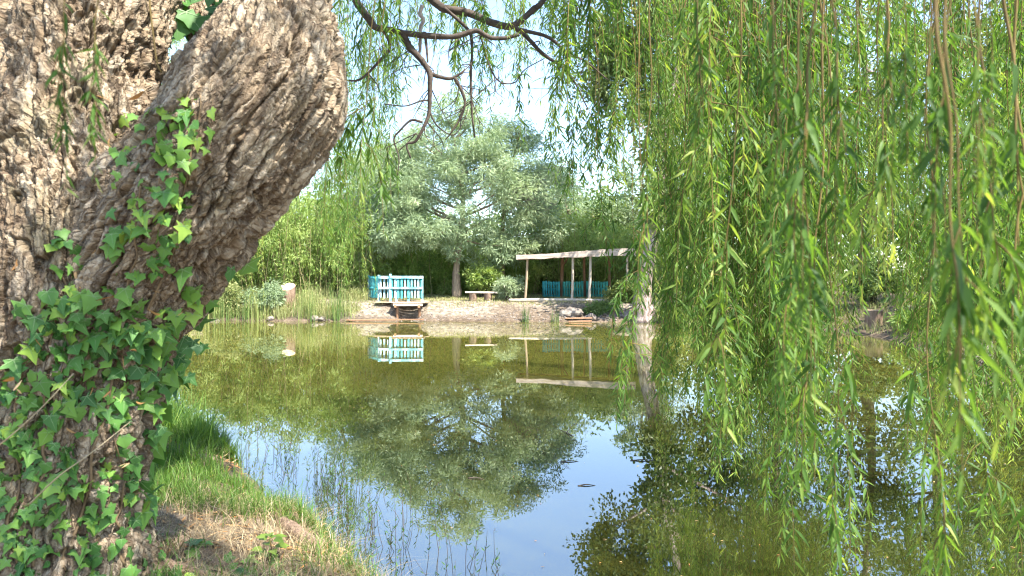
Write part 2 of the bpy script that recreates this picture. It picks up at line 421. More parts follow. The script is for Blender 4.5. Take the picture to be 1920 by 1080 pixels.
def mat_water():
    m, nt, ns, ln = new_mat('pond_water')
    out = N(ns, 'ShaderNodeOutputMaterial'); tc = N(ns, 'ShaderNodeTexCoord')
    n0 = N(ns, 'ShaderNodeTexNoise'); n0.inputs['Scale'].default_value = .35; n0.inputs['Detail'].default_value = 5
    ln.new(tc.outputs['Object'], n0.inputs['Vector'])
    r = ramp(ns, [(.35, (.013, .015, .004)), (.65, (.032, .032, .006))]); ln.new(n0.outputs['Fac'], r.inputs[0])
    # murk colour painted brighter yellow towards the far side, as sunlit water
    sx = N(ns, 'ShaderNodeSeparateXYZ'); ln.new(tc.outputs['Object'], sx.inputs[0])
    sn = N(ns, 'ShaderNodeTexNoise'); sn.inputs['Scale'].default_value = .22; sn.inputs['Detail'].default_value = 4; ln.new(tc.outputs['Object'], sn.inputs['Vector'])
    sa = N(ns, 'ShaderNodeMath', operation='MULTIPLY_ADD'); sa.inputs[1].default_value = 14; ln.new(sn.outputs['Fac'], sa.inputs[0]); ln.new(sx.outputs['Y'], sa.inputs[2])
    sm = N(ns, 'ShaderNodeMapRange', interpolation_type='SMOOTHSTEP'); sm.inputs[1].default_value = 13; sm.inputs[2].default_value = 27; ln.new(sa.outputs[0], sm.inputs[0])
    si = N(ns, 'ShaderNodeMix', data_type='RGBA'); ln.new(sm.outputs[0], si.inputs['Factor']); ln.new(r.outputs[0], si.inputs[6]); si.inputs[7].default_value = (.085, .082, .017, 1)
    b = N(ns, 'ShaderNodeBsdfPrincipled', subsurface_method='BURLEY'); ln.new(si.outputs[2], b.inputs['Base Color'])
    b.inputs['Specular IOR Level'].default_value = 0; b.inputs['Roughness'].default_value = 1
    b.inputs['Subsurface Weight'].default_value = 1; b.inputs['Subsurface Radius'].default_value = (1, .9, .5); b.inputs['Subsurface Scale'].default_value = .6
    g = N(ns, 'ShaderNodeBsdfGlossy'); g.inputs['Roughness'].default_value = .0; g.inputs['Color'].default_value = (.97, .98, 1, 1)
    fr = N(ns, 'ShaderNodeFresnel'); fr.inputs['IOR'].default_value = 3.6
    # slow swell and patches of fine ripple where the breeze touches the water
    mp = N(ns, 'ShaderNodeMapping'); mp.inputs['Scale'].default_value = (.55, 1.6, 1); ln.new(tc.outputs['Object'], mp.inputs[0])
    w1 = N(ns, 'ShaderNodeTexNoise'); w1.inputs['Scale'].default_value = 3.2; w1.inputs['Detail'].default_value = 3; ln.new(mp.outputs[0], w1.inputs['Vector'])
    w2 = N(ns, 'ShaderNodeTexNoise'); w2.inputs['Scale'].default_value = 11; w2.inputs['Detail'].default_value = 2; ln.new(mp.outputs[0], w2.inputs['Vector'])
    w3 = N(ns, 'ShaderNodeTexNoise'); w3.inputs['Scale'].default_value = .16; w3.inputs['Detail'].default_value = 2; ln.new(tc.outputs['Object'], w3.inputs['Vector'])
    rr = ramp(ns, [(.45, (0, 0, 0)), (.6, (1, 1, 1))]); ln.new(w3.outputs['Fac'], rr.inputs[0])
    mu = N(ns, 'ShaderNodeMath', operation='MULTIPLY'); ln.new(w2.outputs['Fac'], mu.inputs[0]); ln.new(rr.outputs[0], mu.inputs[1])
    ma = N(ns, 'ShaderNodeMath', operation='MULTIPLY_ADD'); ma.inputs[1].default_value = .35; ln.new(mu.outputs[0], ma.inputs[0]); ln.new(w1.outputs['Fac'], ma.inputs[2])
    bp = N(ns, 'ShaderNodeBump'); bp.inputs['Strength'].default_value = 1; bp.inputs['Distance'].default_value = .00012
    ln.new(ma.outputs[0], bp.inputs['Height']); ln.new(bp.outputs[0], g.inputs['Normal']); ln.new(bp.outputs[0], fr.inputs['Normal'])
    mx = N(ns, 'ShaderNodeMixShader'); ln.new(fr.outputs[0], mx.inputs[0]); ln.new(b.outputs[0], mx.inputs[1]); ln.new(g.outputs[0], mx.inputs[2])
    ln.new(mx.outputs[0], out.inputs[0])
    return m


# ------------------------------------------------------------------ terrain
SHORE = np.array([(-0.70, 3.7), (-1.14, 4.45), (-1.7, 5.2), (-2.4, 6.3), (-3.6, 7.6), (-7, 10.5), (-11, 15.5), (-14.5, 22), (-15, 28), (-13, 31),
                  (-9, 30.9), (-6, 30.9), (-3, 30.8), (0, 30.6), (3, 30.4), (5.2, 30), (6.8, 29.4), (9.0, 27), (10.6, 24.4), (10.6, 21), (9.9, 18.5),
                  (9.4, 15.5), (9.2, 12.5), (9.8, 8), (9.6, 3), (9, -2), (5.5, .4), (3, 1.7), (1.2, 2.3), (-.15, 3.1)])
_q = np.vstack([SHORE[-1:], SHORE, SHORE[:2]])
_u = np.linspace(0, len(SHORE) - 1e-9, 420); _i = _u.astype(int); _t = (_u - _i)[:, None]
_a, _b, _c, _d = _q[_i], _q[_i + 1], _q[_i + 2], _q[np.minimum(_i + 3, len(_q) - 1)]
POND = .5 * (2 * _b + (_c - _a) * _t + (2 * _a - 5 * _b + 4 * _c - _d) * _t ** 2 + (3 * _b - _a - 3 * _c + _d) * _t ** 3)


def pond_sd(x, y):
    """signed distance to the shore line: negative in the water"""
    p = np.stack([x, y], 1); A = POND; B = np.roll(POND, -1, 0)
    best = np.full(len(p), 1e9); ins = np.zeros(len(p), bool)
    for a, b in zip(A, B):
        ab = b - a; t = np.clip(((p - a) @ ab) / max(ab @ ab, 1e-9), 0, 1)
        d = p - a - t[:, None] * ab
        best = np.minimum(best, d[:, 0] ** 2 + d[:, 1] ** 2)
        if a[1] != b[1]:
            c = (a[1] > p[:, 1]) != (b[1] > p[:, 1])
            ins ^= c & (p[:, 0] < (b[0] - a[0]) * (p[:, 1] - a[1]) / (b[1] - a[1]) + a[0])
    s = np.sqrt(best)
    return np.where(ins, -s, s)


def height(x, y, sd=None):
    x = np.atleast_1d(np.asarray(x, float)); y = np.atleast_1d(np.asarray(y, float))
    if sd is None: sd = pond_sd(x, y)
    p3 = np.stack([x, y, 0 * x], 1)
    near = sstep(14, 9, y)
    sd = sd + (.10 * fbm(p3 * .9 + 3, 3, 11)) * (1 - .5 * near) + .05 * fbm(p3 * 4, 3, 21)
    o = np.maximum(sd, 0)
    hn = .16 * (1 - np.exp(-o / .05)) + .26 * (1 - np.exp(-o / .7))
    hf = .10 * (1 - np.exp(-o / .08)) + .55 * sstep(.1, 2.6, o) + .05 * np.minimum(o, 8)
    h = np.where(sd > 0, hn * near + hf * (1 - near), np.maximum(-.9, sd * .55))
    h = h + np.where(sd > -.3, (.035 * fbm(p3 * 3.2, 4, 5) + .02 * near * fbm(p3 * 12, 3, 9)) * sstep(-.3, .25, sd), 0)
    # hollow under the little jetty
    h = h - .42 * np.exp(-((x + 4.45) / .55) ** 2 - ((y - 31.9) / .75) ** 2) * (sd > 0)
    # path and clearing by the right-hand stump
    return h


def hz(x, y):
    return float(height([x], [y])[0])


def lines(spans):
    out = []
    for a, b, s in spans: out.append(np.arange(a, b - 1e-6, s))
    out.append([spans[-1][1]])
    return np.concatenate(out)


def make_ground():
    gx = lines([(-420, -120, 50), (-120, -40, 10), (-40, -18, 2), (-18, -6, .4), (-6, -3.4, .1), (-3.4, .3, .03), (.3, 6, .2), (6, 13, .25), (13, 20, .6), (20, 40, 2), (40, 120, 10), (120, 420, 50)])
    gy = lines([(-420, -60, 60), (-60, -6, 6), (-6, 2, .3), (2, 6.6, .03), (6.6, 10, .1), (10, 29, .5), (29, 35, .1), (35, 42, .4), (42, 60, 2), (60, 120, 10), (120, 420, 50)])
    X, Y = np.meshgrid(gx, gy); x, y = X.ravel(), Y.ravel()
    sd = pond_sd(x, y)
    z = height(x, y, sd)
    far = sstep(9, 16, y)
    p3 = np.stack([x, y, 0 * x], 1)
    sand = far * sstep(6.5, 2.0, sd) * (.75 + .35 * fbm(p3 * .8, 3, 31)) * sstep(.04, .36, z) * (1 - .8 * sstep(-1.8, -.3, x + .6 * fbm(p3 * .6, 2, 41)) * sstep(1.9, 1.2, sd)) * (1 - .75 * sstep(7.5, 9, x) * sstep(30.5, 28, y)) + far * .05  # cast shade on the bank right of the bench painted as darker ground
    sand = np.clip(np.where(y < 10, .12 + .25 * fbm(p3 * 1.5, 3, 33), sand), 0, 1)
    nx, ny = len(gx), len(gy)
    k = (np.arange(ny - 1)[:, None] * nx + np.arange(nx - 1)[None]).ravel()
    f = np.stack([k, k + 1, k + nx + 1, k + nx], 1)
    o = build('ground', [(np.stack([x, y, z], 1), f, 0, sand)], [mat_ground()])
    tag(o, 'bare earth and sandy banks around the pond', 'ground', kind='structure')
    # water sheet
    n = 60
    wx, wy = np.meshgrid(np.linspace(-19, 14, n), np.linspace(-5, 34, n))
    k = (np.arange(n - 1)[:, None] * n + np.arange(n - 1)[None]).ravel()
    w = build('water', [(np.stack([wx.ravel(), wy.ravel(), 0 * wx.ravel()], 1), np.stack([k, k + 1, k + n + 1, k + n], 1), 0, None)], [mat_water()])
    tag(w, 'still olive green pond water mirroring trees and sky', 'water', kind='structure')


make_ground()

# ------------------------------------------------------------------ the old willow
willow = empty('willow_tree', 'old weeping willow with a forked ivy-covered trunk and long leafy hanging branches', 'tree', loc=tuple(P(120, 1085, 3.05)))
S3 = 3.0 / FPX
TR = [((100, 1330, 3.1), 260), ((103, 1180, 3.08), 215), ((104, 1080, 3.06), 168), ((108, 960, 3.05), 146), ((112, 850, 3.05), 155), ((125, 740, 3.05), 170), ((140, 620, 3.05), 188),
      ((150, 480, 3.05), 200), ((148, 350, 3.08), 180), ((142, 230, 3.1), 150), ((152, 110, 3.15), 143), ((172, 0, 3.2), 142), ((188, -150, 3.3), 138), ((190, -420, 3.5), 135), ((150, -800, 3.8), 110)]
BO = [((130, 760, 3.03), 120), ((190, 620, 3.0), 138), ((255, 495, 2.96), 146), ((335, 385, 2.92), 150), ((425, 268, 2.9), 150), ((494, 178, 2.92), 150), ((525, 98, 3.0), 122), ((550, 18, 3.1), 74), ((556, -70, 3.2), 62), ((600, -200, 3.4), 62), ((700, -330, 3.8), 64), ((900, -430, 4.6), 52)]
B3 = [((500, 230, 3.25), 40), ((430, 110, 3.5), 36), ((386, 30, 3.65), 32), ((378, -120, 3.8), 32), ((330, -400, 4.1), 26)]


def path_of(spec):
    return np.array([P(*a) for a, r in spec]), np.array([r / FPX * a[2] for a, r in spec])


def make_trunk():
    parts = []
    for sp, n in ((TR, 60), (BO, 60), (B3, 30)):
        c, r = path_of(sp); v, f = tube(c, r, 28, n); parts.append((v, f, 0, None))
    for k in range(6):      # root flare
        a = k * .62 + 1.2
        b = P(103, 1080, 3.06); d = np.array([math.cos(a), math.sin(a), 0])
        v, f = tube([b + d * .10 + [0, 0, .25], b + d * .33 + [0, 0, .03], b + d * .62 + [0, 0, -.14]], [.16, .12, .05], 12, 12); parts.append((v, f, 0, None))
    o = build('trunk', parts, [M['bark']])
    for typ, kw in (('REMESH', dict(mode='VOXEL', voxel_size=.020)), ('SMOOTH', dict(factor=.5, iterations=8)), ('SUBSURF', dict(levels=2, render_levels=2))):
        m = o.modifiers.new(typ, typ)
        for k, v in kw.items(): setattr(m, k, v)
    dg = bpy.context.evaluated_depsgraph_get()
    me = bpy.data.meshes.new_from_object(o.evaluated_get(dg))
    bpy.data.objects.remove(o)
    n = len(me.vertices)
    co = np.empty(n * 3); me.vertices.foreach_get('co', co); co = co.reshape(-1, 3)
    no = np.empty(n * 3); me.vertices.foreach_get('normal', no); no = no.reshape(-1, 3)

    def local(sp, sc):
        c, r = path_of(sp); c = catmull(c, 160); r = np.interp(np.linspace(0, 1, 160), np.linspace(0, 1, len(r)), r)
        t, a, b = frames(c); s = np.concatenate([[0], np.cumsum(np.linalg.norm(np.diff(c, axis=0), axis=1))])
        idx = np.empty(len(co), int); rel = np.empty(len(co))
        for k in range(0, len(co), 20000):
            d = np.linalg.norm(co[k:k + 20000, None] - c[None], axis=2) - r[None]
            i = d.argmin(1); idx[k:k + 20000] = i; rel[k:k + 20000] = d[np.arange(len(i)), i]
        q = co - c[idx]
        return np.stack([np.sum(q * a[idx], 1), np.sum(q * b[idx], 1), s[idx] + np.sum(q * t[idx], 1)], 1), rel

    def bark(q, seed, lng):
        w = q + .030 * np.stack([fbm(q * 7, 3, seed + 1), fbm(q * 7, 3, seed + 2), .7 * fbm(q * 7, 3, seed + 3)], 1)
        w = w + .006 * np.stack([fbm(q * 38, 2, seed + 4), fbm(q * 38, 2, seed + 5), fbm(q * 38, 2, seed + 6)], 1)
        w1 = w * np.array([1, 1, lng])
        f1, f2, cid, off = voro(w1 / .052, seed)
        crack = (1 - sstep(.0, .13, f2 - f1)) * sstep(-.45, .35, fbm(q * 10, 2, seed + 60))   # cross cracks that open and close
        g1, g2, gid, goff = voro(w1 * np.array([1, 1, 1.2]) / .022 + 40, seed + 9)
        n1 = fbm(w * np.array([1, 1, .13]) * 10, 3, seed + 20); n2 = fbm(w * np.array([1, 1, .17]) * 23, 3, seed + 24)
        fur = np.exp(-(n1 / .13) ** 2); fur2 = np.exp(-(n2 / .15) ** 2)                       # long interlaced furrows
        u = fbm(w * np.array([1, 1, .45]) * 22, 4, seed + 40) * 3.2
        ter = (np.floor(u) + sstep(.72, 1., u - np.floor(u))) / 3.2                            # flaking layers
        d = -.040 * fur - .013 * fur2 - .010 * crack + .006 * (cid - .5) + .003 * (gid - .5) + .009 * ter + off[:, 2] * (.003 + .006 * cid) + .0022 * fbm(q * 62, 3, seed + 30)
        d = d + .012
        return d, np.clip(.40 * cid + .30 * gid + .3 * (ter * .7 + .5), 0, 1)
    qa, ra = local(TR, 1); qb, rb = local(BO, 1)
    da, ta = bark(qa, 3, .42); db, tb = bark(qb, 50, .5)
    w = 1 / (1 + np.exp(-(ra - rb) / .02))
    d = da * (1 - w) + db * w; t = np.where(w > .5, tb, ta)
    # burls and folds on the upright stem and around the fork
    fork = np.exp(-np.sum(((co - P(190, 200, 3.0)) / np.array([.42, .6, .45])) ** 2, 1))
    sw = co + .07 * np.stack([fbm(co * 5, 2, 71), fbm(co * 5, 2, 72), fbm(co * 5, 2, 73)], 1)
    d = d + fork * (.05 * np.abs(fbm(sw * np.array([9, 9, 5]), 3, 77)) - .03)
    d = d + .03 * fbm(co * 3.2, 2, 91)
    me.vertices.foreach_set('co', (co + no * d[:, None]).ravel())
    if 'tint' in me.attributes: me.attributes.remove(me.attributes['tint'])
    at = me.attributes.new('tint', 'FLOAT', 'POINT'); at.data.foreach_set('value', t.astype(np.float32))
    ac = me.attributes.new('bark_co', 'FLOAT_VECTOR', 'POINT'); ac.data.foreach_set('vector', np.where((w > .5)[:, None], qb + 7.3, qa).astype(np.float32).ravel())
    me.update()
    me.polygons.foreach_set('use_smooth', np.ones(len(me.polygons), bool))
    me.name = 'trunk'
    o = bpy.data.objects.new('trunk', me); COL.objects.link(o); o.parent = willow
    return o


trunk = make_trunk()
_me = trunk.data
_n = len(_me.vertices); _co = np.empty(_n * 3); _me.vertices.foreach_get('co', _co); _co = _co.reshape(-1, 3)
_me.calc_loop_triangles(); _tr = np.empty(len(_me.loop_triangles) * 3, np.int32); _me.loop_triangles.foreach_get('vertices', _tr)
TB = BVHTree.FromPolygons([tuple(c) for c in _co], [tuple(t) for t in _tr.reshape(-1, 3)])


def hit(px, py):
    d = Vector(((px - CX) / FPX, 1, -(py - HY) / FPX)).normalized()
    l, n, i, t = TB.ray_cast(Vector((0, 0, CH)), d)
    return (np.array(l), np.array(n)) if l is not None else None


# ---- limbs seen against the sky at the top, each one a part
def limb(name, pts, Y, r0, r1, mat='twig', dY=0., nseg=7):
    n = len(pts)
    c = [P(x, y, Y + dY * k / max(n - 1, 1)) for k, (x, y) in enumerate(pts)]
    c = np.array(c); c[1:-1] += rng.normal(0, .004, (max(n - 2, 0), 3))
    rad = np.linspace(r0, r1, n) / FPX * Y
    v, f = tube(c, rad, nseg, n * 5, bumpy=.12)
    return build(name, [(v, f, 0, None)], [M[mat]], willow)


limb('branch', [(640, -120), (662, -20), (672, 7), (694, 38), (706, 52), (733, 57), (757, 62), (799, 65), (847, 70), (867, 62), (895, 58), (922, 70), (950, 70), (974, 64)], 5.2, 8, 3.5, 'twig')
limb('branch', [(760, -110), (790, -25), (812, 0), (833, 17), (867, 21), (891, 29), (929, 45), (960, 48), (981, 34), (1001, 17), (1019, 0), (1050, -60)], 5.5, 9, 5)
limb('branch', [(960, 48), (984, 69), (1015, 100), (1050, 124), (1075, 150), (1100, 200)], 5.5, 5, 1.2)
limb('branch', [(974, 56), (1025, 65), (1053, 89), (1063, 103), (1094, 113), (1140, 150)], 5.4, 4, 1.2)
limb('branch', [(754, 63), (768, 89), (788, 113), (806, 137), (809, 158), (807, 182), (802, 213), (792, 241), (778, 265), (764, 273), (770, 297)], 5.2, 7, 1.5)
limb('branch', [(807, 139), (826, 144), (847, 146), (864, 139), (872, 130)], 5.2, 4.5, 1.5)
limb('branch', [(853, 146), (867, 172), (873, 193), (864, 220), (847, 247), (835, 262)], 5.2, 3.5, 1)
limb('branch', [(792, 229), (771, 227), (751, 244), (740, 265), (749, 296), (745, 330)], 5.2, 2.6, .8)
limb('branch', [(792, 10), (789, 27), (795, 38), (786, 52), (788, 72), (788, 93), (782, 104)], 5.25, 4, 2.6, 'grey_twig')
limb('branch', [(796, 60), (800, 89), (802, 117)], 5.2, 3, 1.6)
limb('branch', [(714, 50), (727, 72), (727, 95), (713, 113), (689, 137), (672, 151), (654, 151)], 5.2, 4, 1.6)
limb('branch', [(833, 15), (861, 38), (881, 62), (885, 96), (883, 137), (885, 206), (890, 258)], 5.45, 3.6, 1.6)
limb('branch', [(900, 60), (912, 110), (935, 150), (963, 155), (985, 130), (1020, 110)], 5.3, 1.8, .8)
limb('branch', [(804, 205), (820, 235), (850, 252), (870, 225), (878, 200)], 5.2, 1.6, .6)
limb('branch', [(720, 195), (760, 198), (790, 190), (803, 188)], 5.2, 1, 1.8)
limb('branch', [(272, 172), (318, 128), (352, 103), (395, 76), (428, 62), (470, 30)], 3.35, 7, 9, 'brown_wood' if 0 else 'twig')
limb('branch', [(279, -20), (282, 20), (287, 70), (297, 120), (303, 136)], 2.72, 1.8, 1.6, 'willow_stem')
limb('branch', [(480, 5), (470, 25), (445, 50), (430, 62)], 2.85, 1.2, 1.5, 'willow_stem')


for (x, y) in ((733, 57), (770, 92), (800, 120), (808, 165), (797, 225), (862, 160), (868, 205), (780, 250), (720, 100), (690, 137), (883, 120), (885, 190), (930, 150), (1000, 80), (1050, 120), (1060, 95), (900, 65), (850, 68)):
    pr = []
    a = P(x, y, 5.25)
    for _ in range(3):
        d = np.array([rng.normal(0, .5), rng.normal(0, .3), -rng.uniform(.2, 1)]); L = rng.uniform(.1, .34)
        b = a + d * L; m = (a + b) / 2 + rng.normal(0, .03, 3)
        v, f = tube([a, m, b], [.0045, .003, .0012], 5, 9, bumpy=.1); pr.append((v, f, 0, None))
        e = m + np.array([rng.normal(0, .12), rng.normal(0, .08), rng.normal(-.05, .1)])
        v, f = tube([m, (m + e) / 2 + rng.normal(0, .012, 3), e], [.0026, .0018, .001], 4, 7); pr.append((v, f, 0, None))
    build('twig', pr, [M['twig']], willow)


# high boughs that carry the curtain (mostly above the frame)
def bough(pts, r0, r1):
    v, f = tube(pts, np.linspace(r0, r1, len(pts)), 9, len(pts) * 6, bumpy=.06)
    return build('bough', [(v, f, 0, None)], [M['far_bark']], willow)


b_end = P(900, -430, 4.6)
BOUGHS = [
    [b_end, (.9, 4.9, 4.9), (2.0, 5.0, 5.1), (3.4, 5.2, 4.9), (5.0, 5.2, 4.5), (6.2, 5.0, 4.2)],
    [(.5, 4.8, 4.85), (1.6, 6.4, 5.7), (2.8, 8.0, 6.2), (4.2, 9.4, 6.1), (6.0, 10.2, 5.6)],
    [(.9, 4.9, 4.9), (1.5, 3.8, 4.6), (2.2, 2.9, 4.1), (2.8, 2.0, 3.6)],
    [(-.8, 3.9, 4.4), (-1.2, 6, 5.6), (-2.5, 9, 7.0), (-4.2, 12, 8.0), (-5.5, 15, 8.0), (-6, 17, 7.2)],
    [(-1.45, 3.9, 4.4), (-2.6, 3.4, 5.2), (-3.8, 3.0, 5.8), (-5, 3, 6)],
    [(-.6, 3.9, 4.4), (-.3, 2.6, 4.9), (.4, 1.2, 5.2), (1.4, 0, 5.3)],
]
for k, b in enumerate(BOUGHS): bough(np.array([np.array(q, float) for q in b]), .10 if k else .12, .025)


# ---- hanging branches
def strand_geo(L, seed, bare=.12, step=.020, shoots=5, leafL=(.07, .115), fine=True, shoot_len=(.2, .65), wob=.07, dark=0., reach=(.05, .16)):
    """one pendulous branch hanging from the origin along -z"""
    r = np.random.default_rng(seed)
    n = 14; toff = r.normal(0, .17) + dark
    t = np.linspace(0, 1, n)
    ph = r.uniform(0, 6.28, 4)
    c = np.stack([wob * L * .35 * (np.sin(t * 3.1 + ph[0]) - np.sin(ph[0])) + .02 * min(1, L / 3) * np.sin(t * 14 + ph[1]), wob * L * .35 * (np.sin(t * 2.6 + ph[2]) - np.sin(ph[2])) + .02 * min(1, L / 3) * np.sin(t * 12 + ph[3]), -L * t], 1)
    stems = [(c, .0033, .0011, bare)]
    for _ in range(shoots):
        a = r.uniform(max(.15, bare), .95); i = a * (n - 1); k = int(i)
        b = c[k] + (c[min(k + 1, n - 1)] - c[k]) * (i - k)
        az = r.uniform(0, 6.28); o = r.uniform(*reach) * r.choice([.8, 1, 1.5]); l = min(r.uniform(*shoot_len), L * (1.02 - a) + .15)
        d = np.array([math.cos(az), math.sin(az), 0])
        s = np.array([b, b + d * o * .55 - [0, 0, l * .12], b + d * o * .95 - [0, 0, l * .45], b + d * o * 1.05 - [0, 0, l]])
        stems.append((s, .0022, .0008, .1))
    parts = []
    for c_, r0, r1, ba in stems:
        v, f = tube(c_, [r0, (r0 + r1) / 2, r1], 4, len(c_) * 2, cap=False); parts.append((v, f, 1, .5))
        ln = np.linalg.norm(np.diff(c_, axis=0), axis=1).sum()
        m = max(3, int(ln * (1 - ba) / step))
        u = np.sort(ba + (1 - ba) * r.uniform(0, 1, m) ** .65)
        cc = catmull(c_, 60); i = u * 59; k = np.minimum(i.astype(int), 58); pos = cc[k] + (cc[k + 1] - cc[k]) * (i - k)[:, None]
        tan = unit(cc[k + 1] - cc[k])
        az = np.cumsum(np.full(m, 2.4)) + r.uniform(0, 1.2, m)
        out = np.stack([np.cos(az), np.sin(az), 0 * az], 1)
        d = unit(tan * r.uniform(.35, 1.1, m)[:, None] + out * r.uniform(.4, 1.35, m)[:, None] + [0, 0, -.28] + r.normal(0, .2, (m, 3)))
        nr = unit(out * .7 + r.normal(0, .5, (m, 3)) + [0, 0, .5])
        Ls = r.uniform(*leafL, m) * (1 - .35 * u ** 3); Ws = Ls * r.uniform(.12, .165, m)
        tint = np.clip(r.normal(.40, .18, m) + .35 * sstep(.8, 1, u) + toff, 0, 1)
        if fine:
            v, f, nv = leaf8(pos, d, nr, Ls, Ws, r.uniform(.05, .35, m))
        else:
            v, f, nv = leaf2(pos, d, nr, Ls, Ws)
        parts.append((v, f, 0, np.repeat(tint, nv)))
    return parts


LENS = [.7, 1.2, 1.8, 2.4, 3.0, 3.6, 4.4, 5.2]
PROTO = {}
for L in LENS:
    for s in range(6):
        PROTO[L, s] = strand_geo(L, int(L * 100) + s * 17, bare=[.05, .30, .52, .72, .2, .6][s] if L > 1.5 else [.05, .05, .05, .55, .15, .55][s], shoots=int((3 + L * 2.6) * (.6 if s >= 3 else 1)), step=[.018, .019, .019, .019, .022, .02][s], leafL=[(.07, .12), (.06, .10), (.05, .09), (.07, .12), (.07, .11), (.07, .11)][s], dark=-.22 if s == 3 else .12 if s > 3 else 0., reach=(.02, .055) if s > 3 else (.05, .16))
PMESH = {}
for key, pr in PROTO.items():
    o = build('hanging_branch', pr, [M['willow_leaf'], M['willow_stem']], None, True)
    PMESH[key] = o.data; bpy.data.objects.remove(o)

STR = []       # (screen size, key, top point, scale, rotation)


def hang(px, tip, Y, top=None, s=None):
    top = -rng.uniform(40, 260) if top is None else top
    if 1550 < px < 1735 and tip > 545: tip = rng.uniform(330, 510)       # the gap that shows the far stump
    a = P(px, top, Y); z1 = CH - (tip - HY) / FPX * Y; z1 = max(z1, .02)
    L = max(a[2] - z1, .4)
    k = min(LENS, key=lambda q: abs(math.log(q / L))); sc = L / k
    STR.append((L / Y, (k, int(rng.integers(3)) if s is None else s), a, sc, rng.uniform(0, 6.28)))


def field(n, x0, x1, tip0, tip1, Y0, Y1, top=None, clump=0., s=None):
    cs = rng.uniform(x0, x1, max(2, n // 5))
    for _ in range(n):
        x = rng.uniform(x0, x1) if rng.random() > clump else np.clip(rng.choice(cs) + rng.normal(0, 9), x0 - 10, x1 + 10)
        hang(x, rng.uniform(tip0, tip1), rng.uniform(Y0, Y1), None if top is None else -rng.uniform(*top), s)


field(20, 1215, 1320, 430, 650, 5.5, 9, clump=.6)
field(6, 1220, 1310, 600, 770, 5, 6.2)
field(9, 1160, 1260, 120, 400, 5, 9)
field(24, 1325, 1430, 540, 860, 5, 6.4, clump=.7)
field(54, 1365, 1580, 640, 900, 5, 6.4, clump=.75)
field(28, 1300, 1580, 450, 720, 6.4, 10, clump=.7)
field(26, 1575, 1715, 300, 530, 5, 9.5, clump=.5)
field(46, 1725, 1955, 620, 890, 4.6, 6.4, clump=.75)
field(28, 1725, 1945, 450, 700, 6.4, 10, clump=.7)
field(8, 1420, 1920, 900, 1060, 3.2, 4.4)
field(12, 1240, 1920, 60, 430, 4, 9)
field(8, 1300, 1900, 200, 600, 2.8, 4)
field(34, 1265, 1560, 380, 690, 10, 15, clump=.6)
field(36, 1715, 1945, 380, 690, 10, 15, clump=.6)
field(6, 1020, 1190, 120, 330, 5, 8)
field(5, 1035, 1110, 280, 430, 5.2, 7.5, s=3)
field(4, 1120, 1200, 330, 500, 5, 7, s=3)
field(3, 1130, 1200, 600, 760, 4.8, 5.6, s=3)
field(30, 560, 750, 140, 400, 7, 13, clump=.5)
field(17, 420, 700, 420, 575, 13.5, 16.5, top=(20, 160), clump=.5)
field(30, 640, 1180, 40, 150, 4.6, 9, top=(20, 140))
field(12, 640, 1000, 90, 250, 5, 9, top=(10, 100))
# few very near ones, out of focus
for px, tip, Y, sk in ((1535, 590, 1.5, 0), (1515, 480, 1.8, 1), (1440, 360, 1.7, 2), (1555, 420, 1.6, 1), (1500, 610, 2.0, 3), (1470, 640, 2.3, 3), (1790, 520, 1.3, 0), (1760, 400, 1.35, 1), (1700, 300, 1.5, 0), (1825, 330, 1.25, 2),
                       (1752, 715, 1.2, 3), (1775, 640, 1.25, 3), (1840, 560, 1.6, 3), (1650, 330, 1.7, 2), (1880, 640, 1.7, 1), (1860, 250, 1.4, 0), (1300, 260, 2.2, 1), (130, 110, 1.6, 2), (185, 70, 1.7, 2), (706, 372, 3.3, 3), (722, 330, 3.4, 3),
                       (1905, 980, 1.9, 3), (1545, 800, 2.2, 3), (1390, 700, 2.4, 3), (1540, 1010, 2.6, 3), (1760, 1040, 2.6, 3), (1660, 420, 2.2, 3), (1220, 480, 2.6, 3)):
    hang(px, tip, Y, -rng.uniform(60, 100), (5 if sk == 3 else 4) if Y < 2.7 else sk)
# the leafy crown overhead: above the frame, it dapples the trunk and the bank with shade
for k_ in range(350):
    x = rng.uniform(-3.2, 3.6); y = rng.uniform(-.6, 6.5); zt = rng.uniform(4.6, 6.6)
    if k_ >= 140:
        if k_ > 225: break
        x, y, zt = rng.uniform(-.4, 1.9), rng.uniform(-.2, 1.8), rng.uniform(4.4, 6.8)
    zmin = CH + (HY + 60) / FPX * max(y, .6) + .1
    L = min(rng.uniform(.7, 2.0), zt - zmin)
    if L < .5: continue
    k = min(LENS, key=lambda q: abs(math.log(q / L)))
    STR.append((0., (k, int(rng.integers(3))), np.array([x, y, zt]), L / k, rng.uniform(0, 6.28)))

STR.sort(key=lambda s: -s[0])
rest = []
for i, (sz, key, a, sc, rz) in enumerate(STR):
    if i < 100:
        o = bpy.data.objects.new('hanging_branch', PMESH[key]); COL.objects.link(o); o.parent = willow
        o.location = tuple(a); o.scale = (sc, sc, sc); o.rotation_euler = (0, 0, rz)
    else:
        dt = rng.normal(0, .14); c, s = math.cos(rz), math.sin(rz); R = np.array([[c, -s, 0], [s, c, 0], [0, 0, 1]])
        for v, f, m, t in PROTO[key]:
            rest.append((v * sc @ R.T + a, f, m, np.clip(t + dt, 0, 1)))
o = build('hanging_branch', rest, [M['willow_leaf'], M['willow_stem']], willow); o['kind'] = 'stuff'

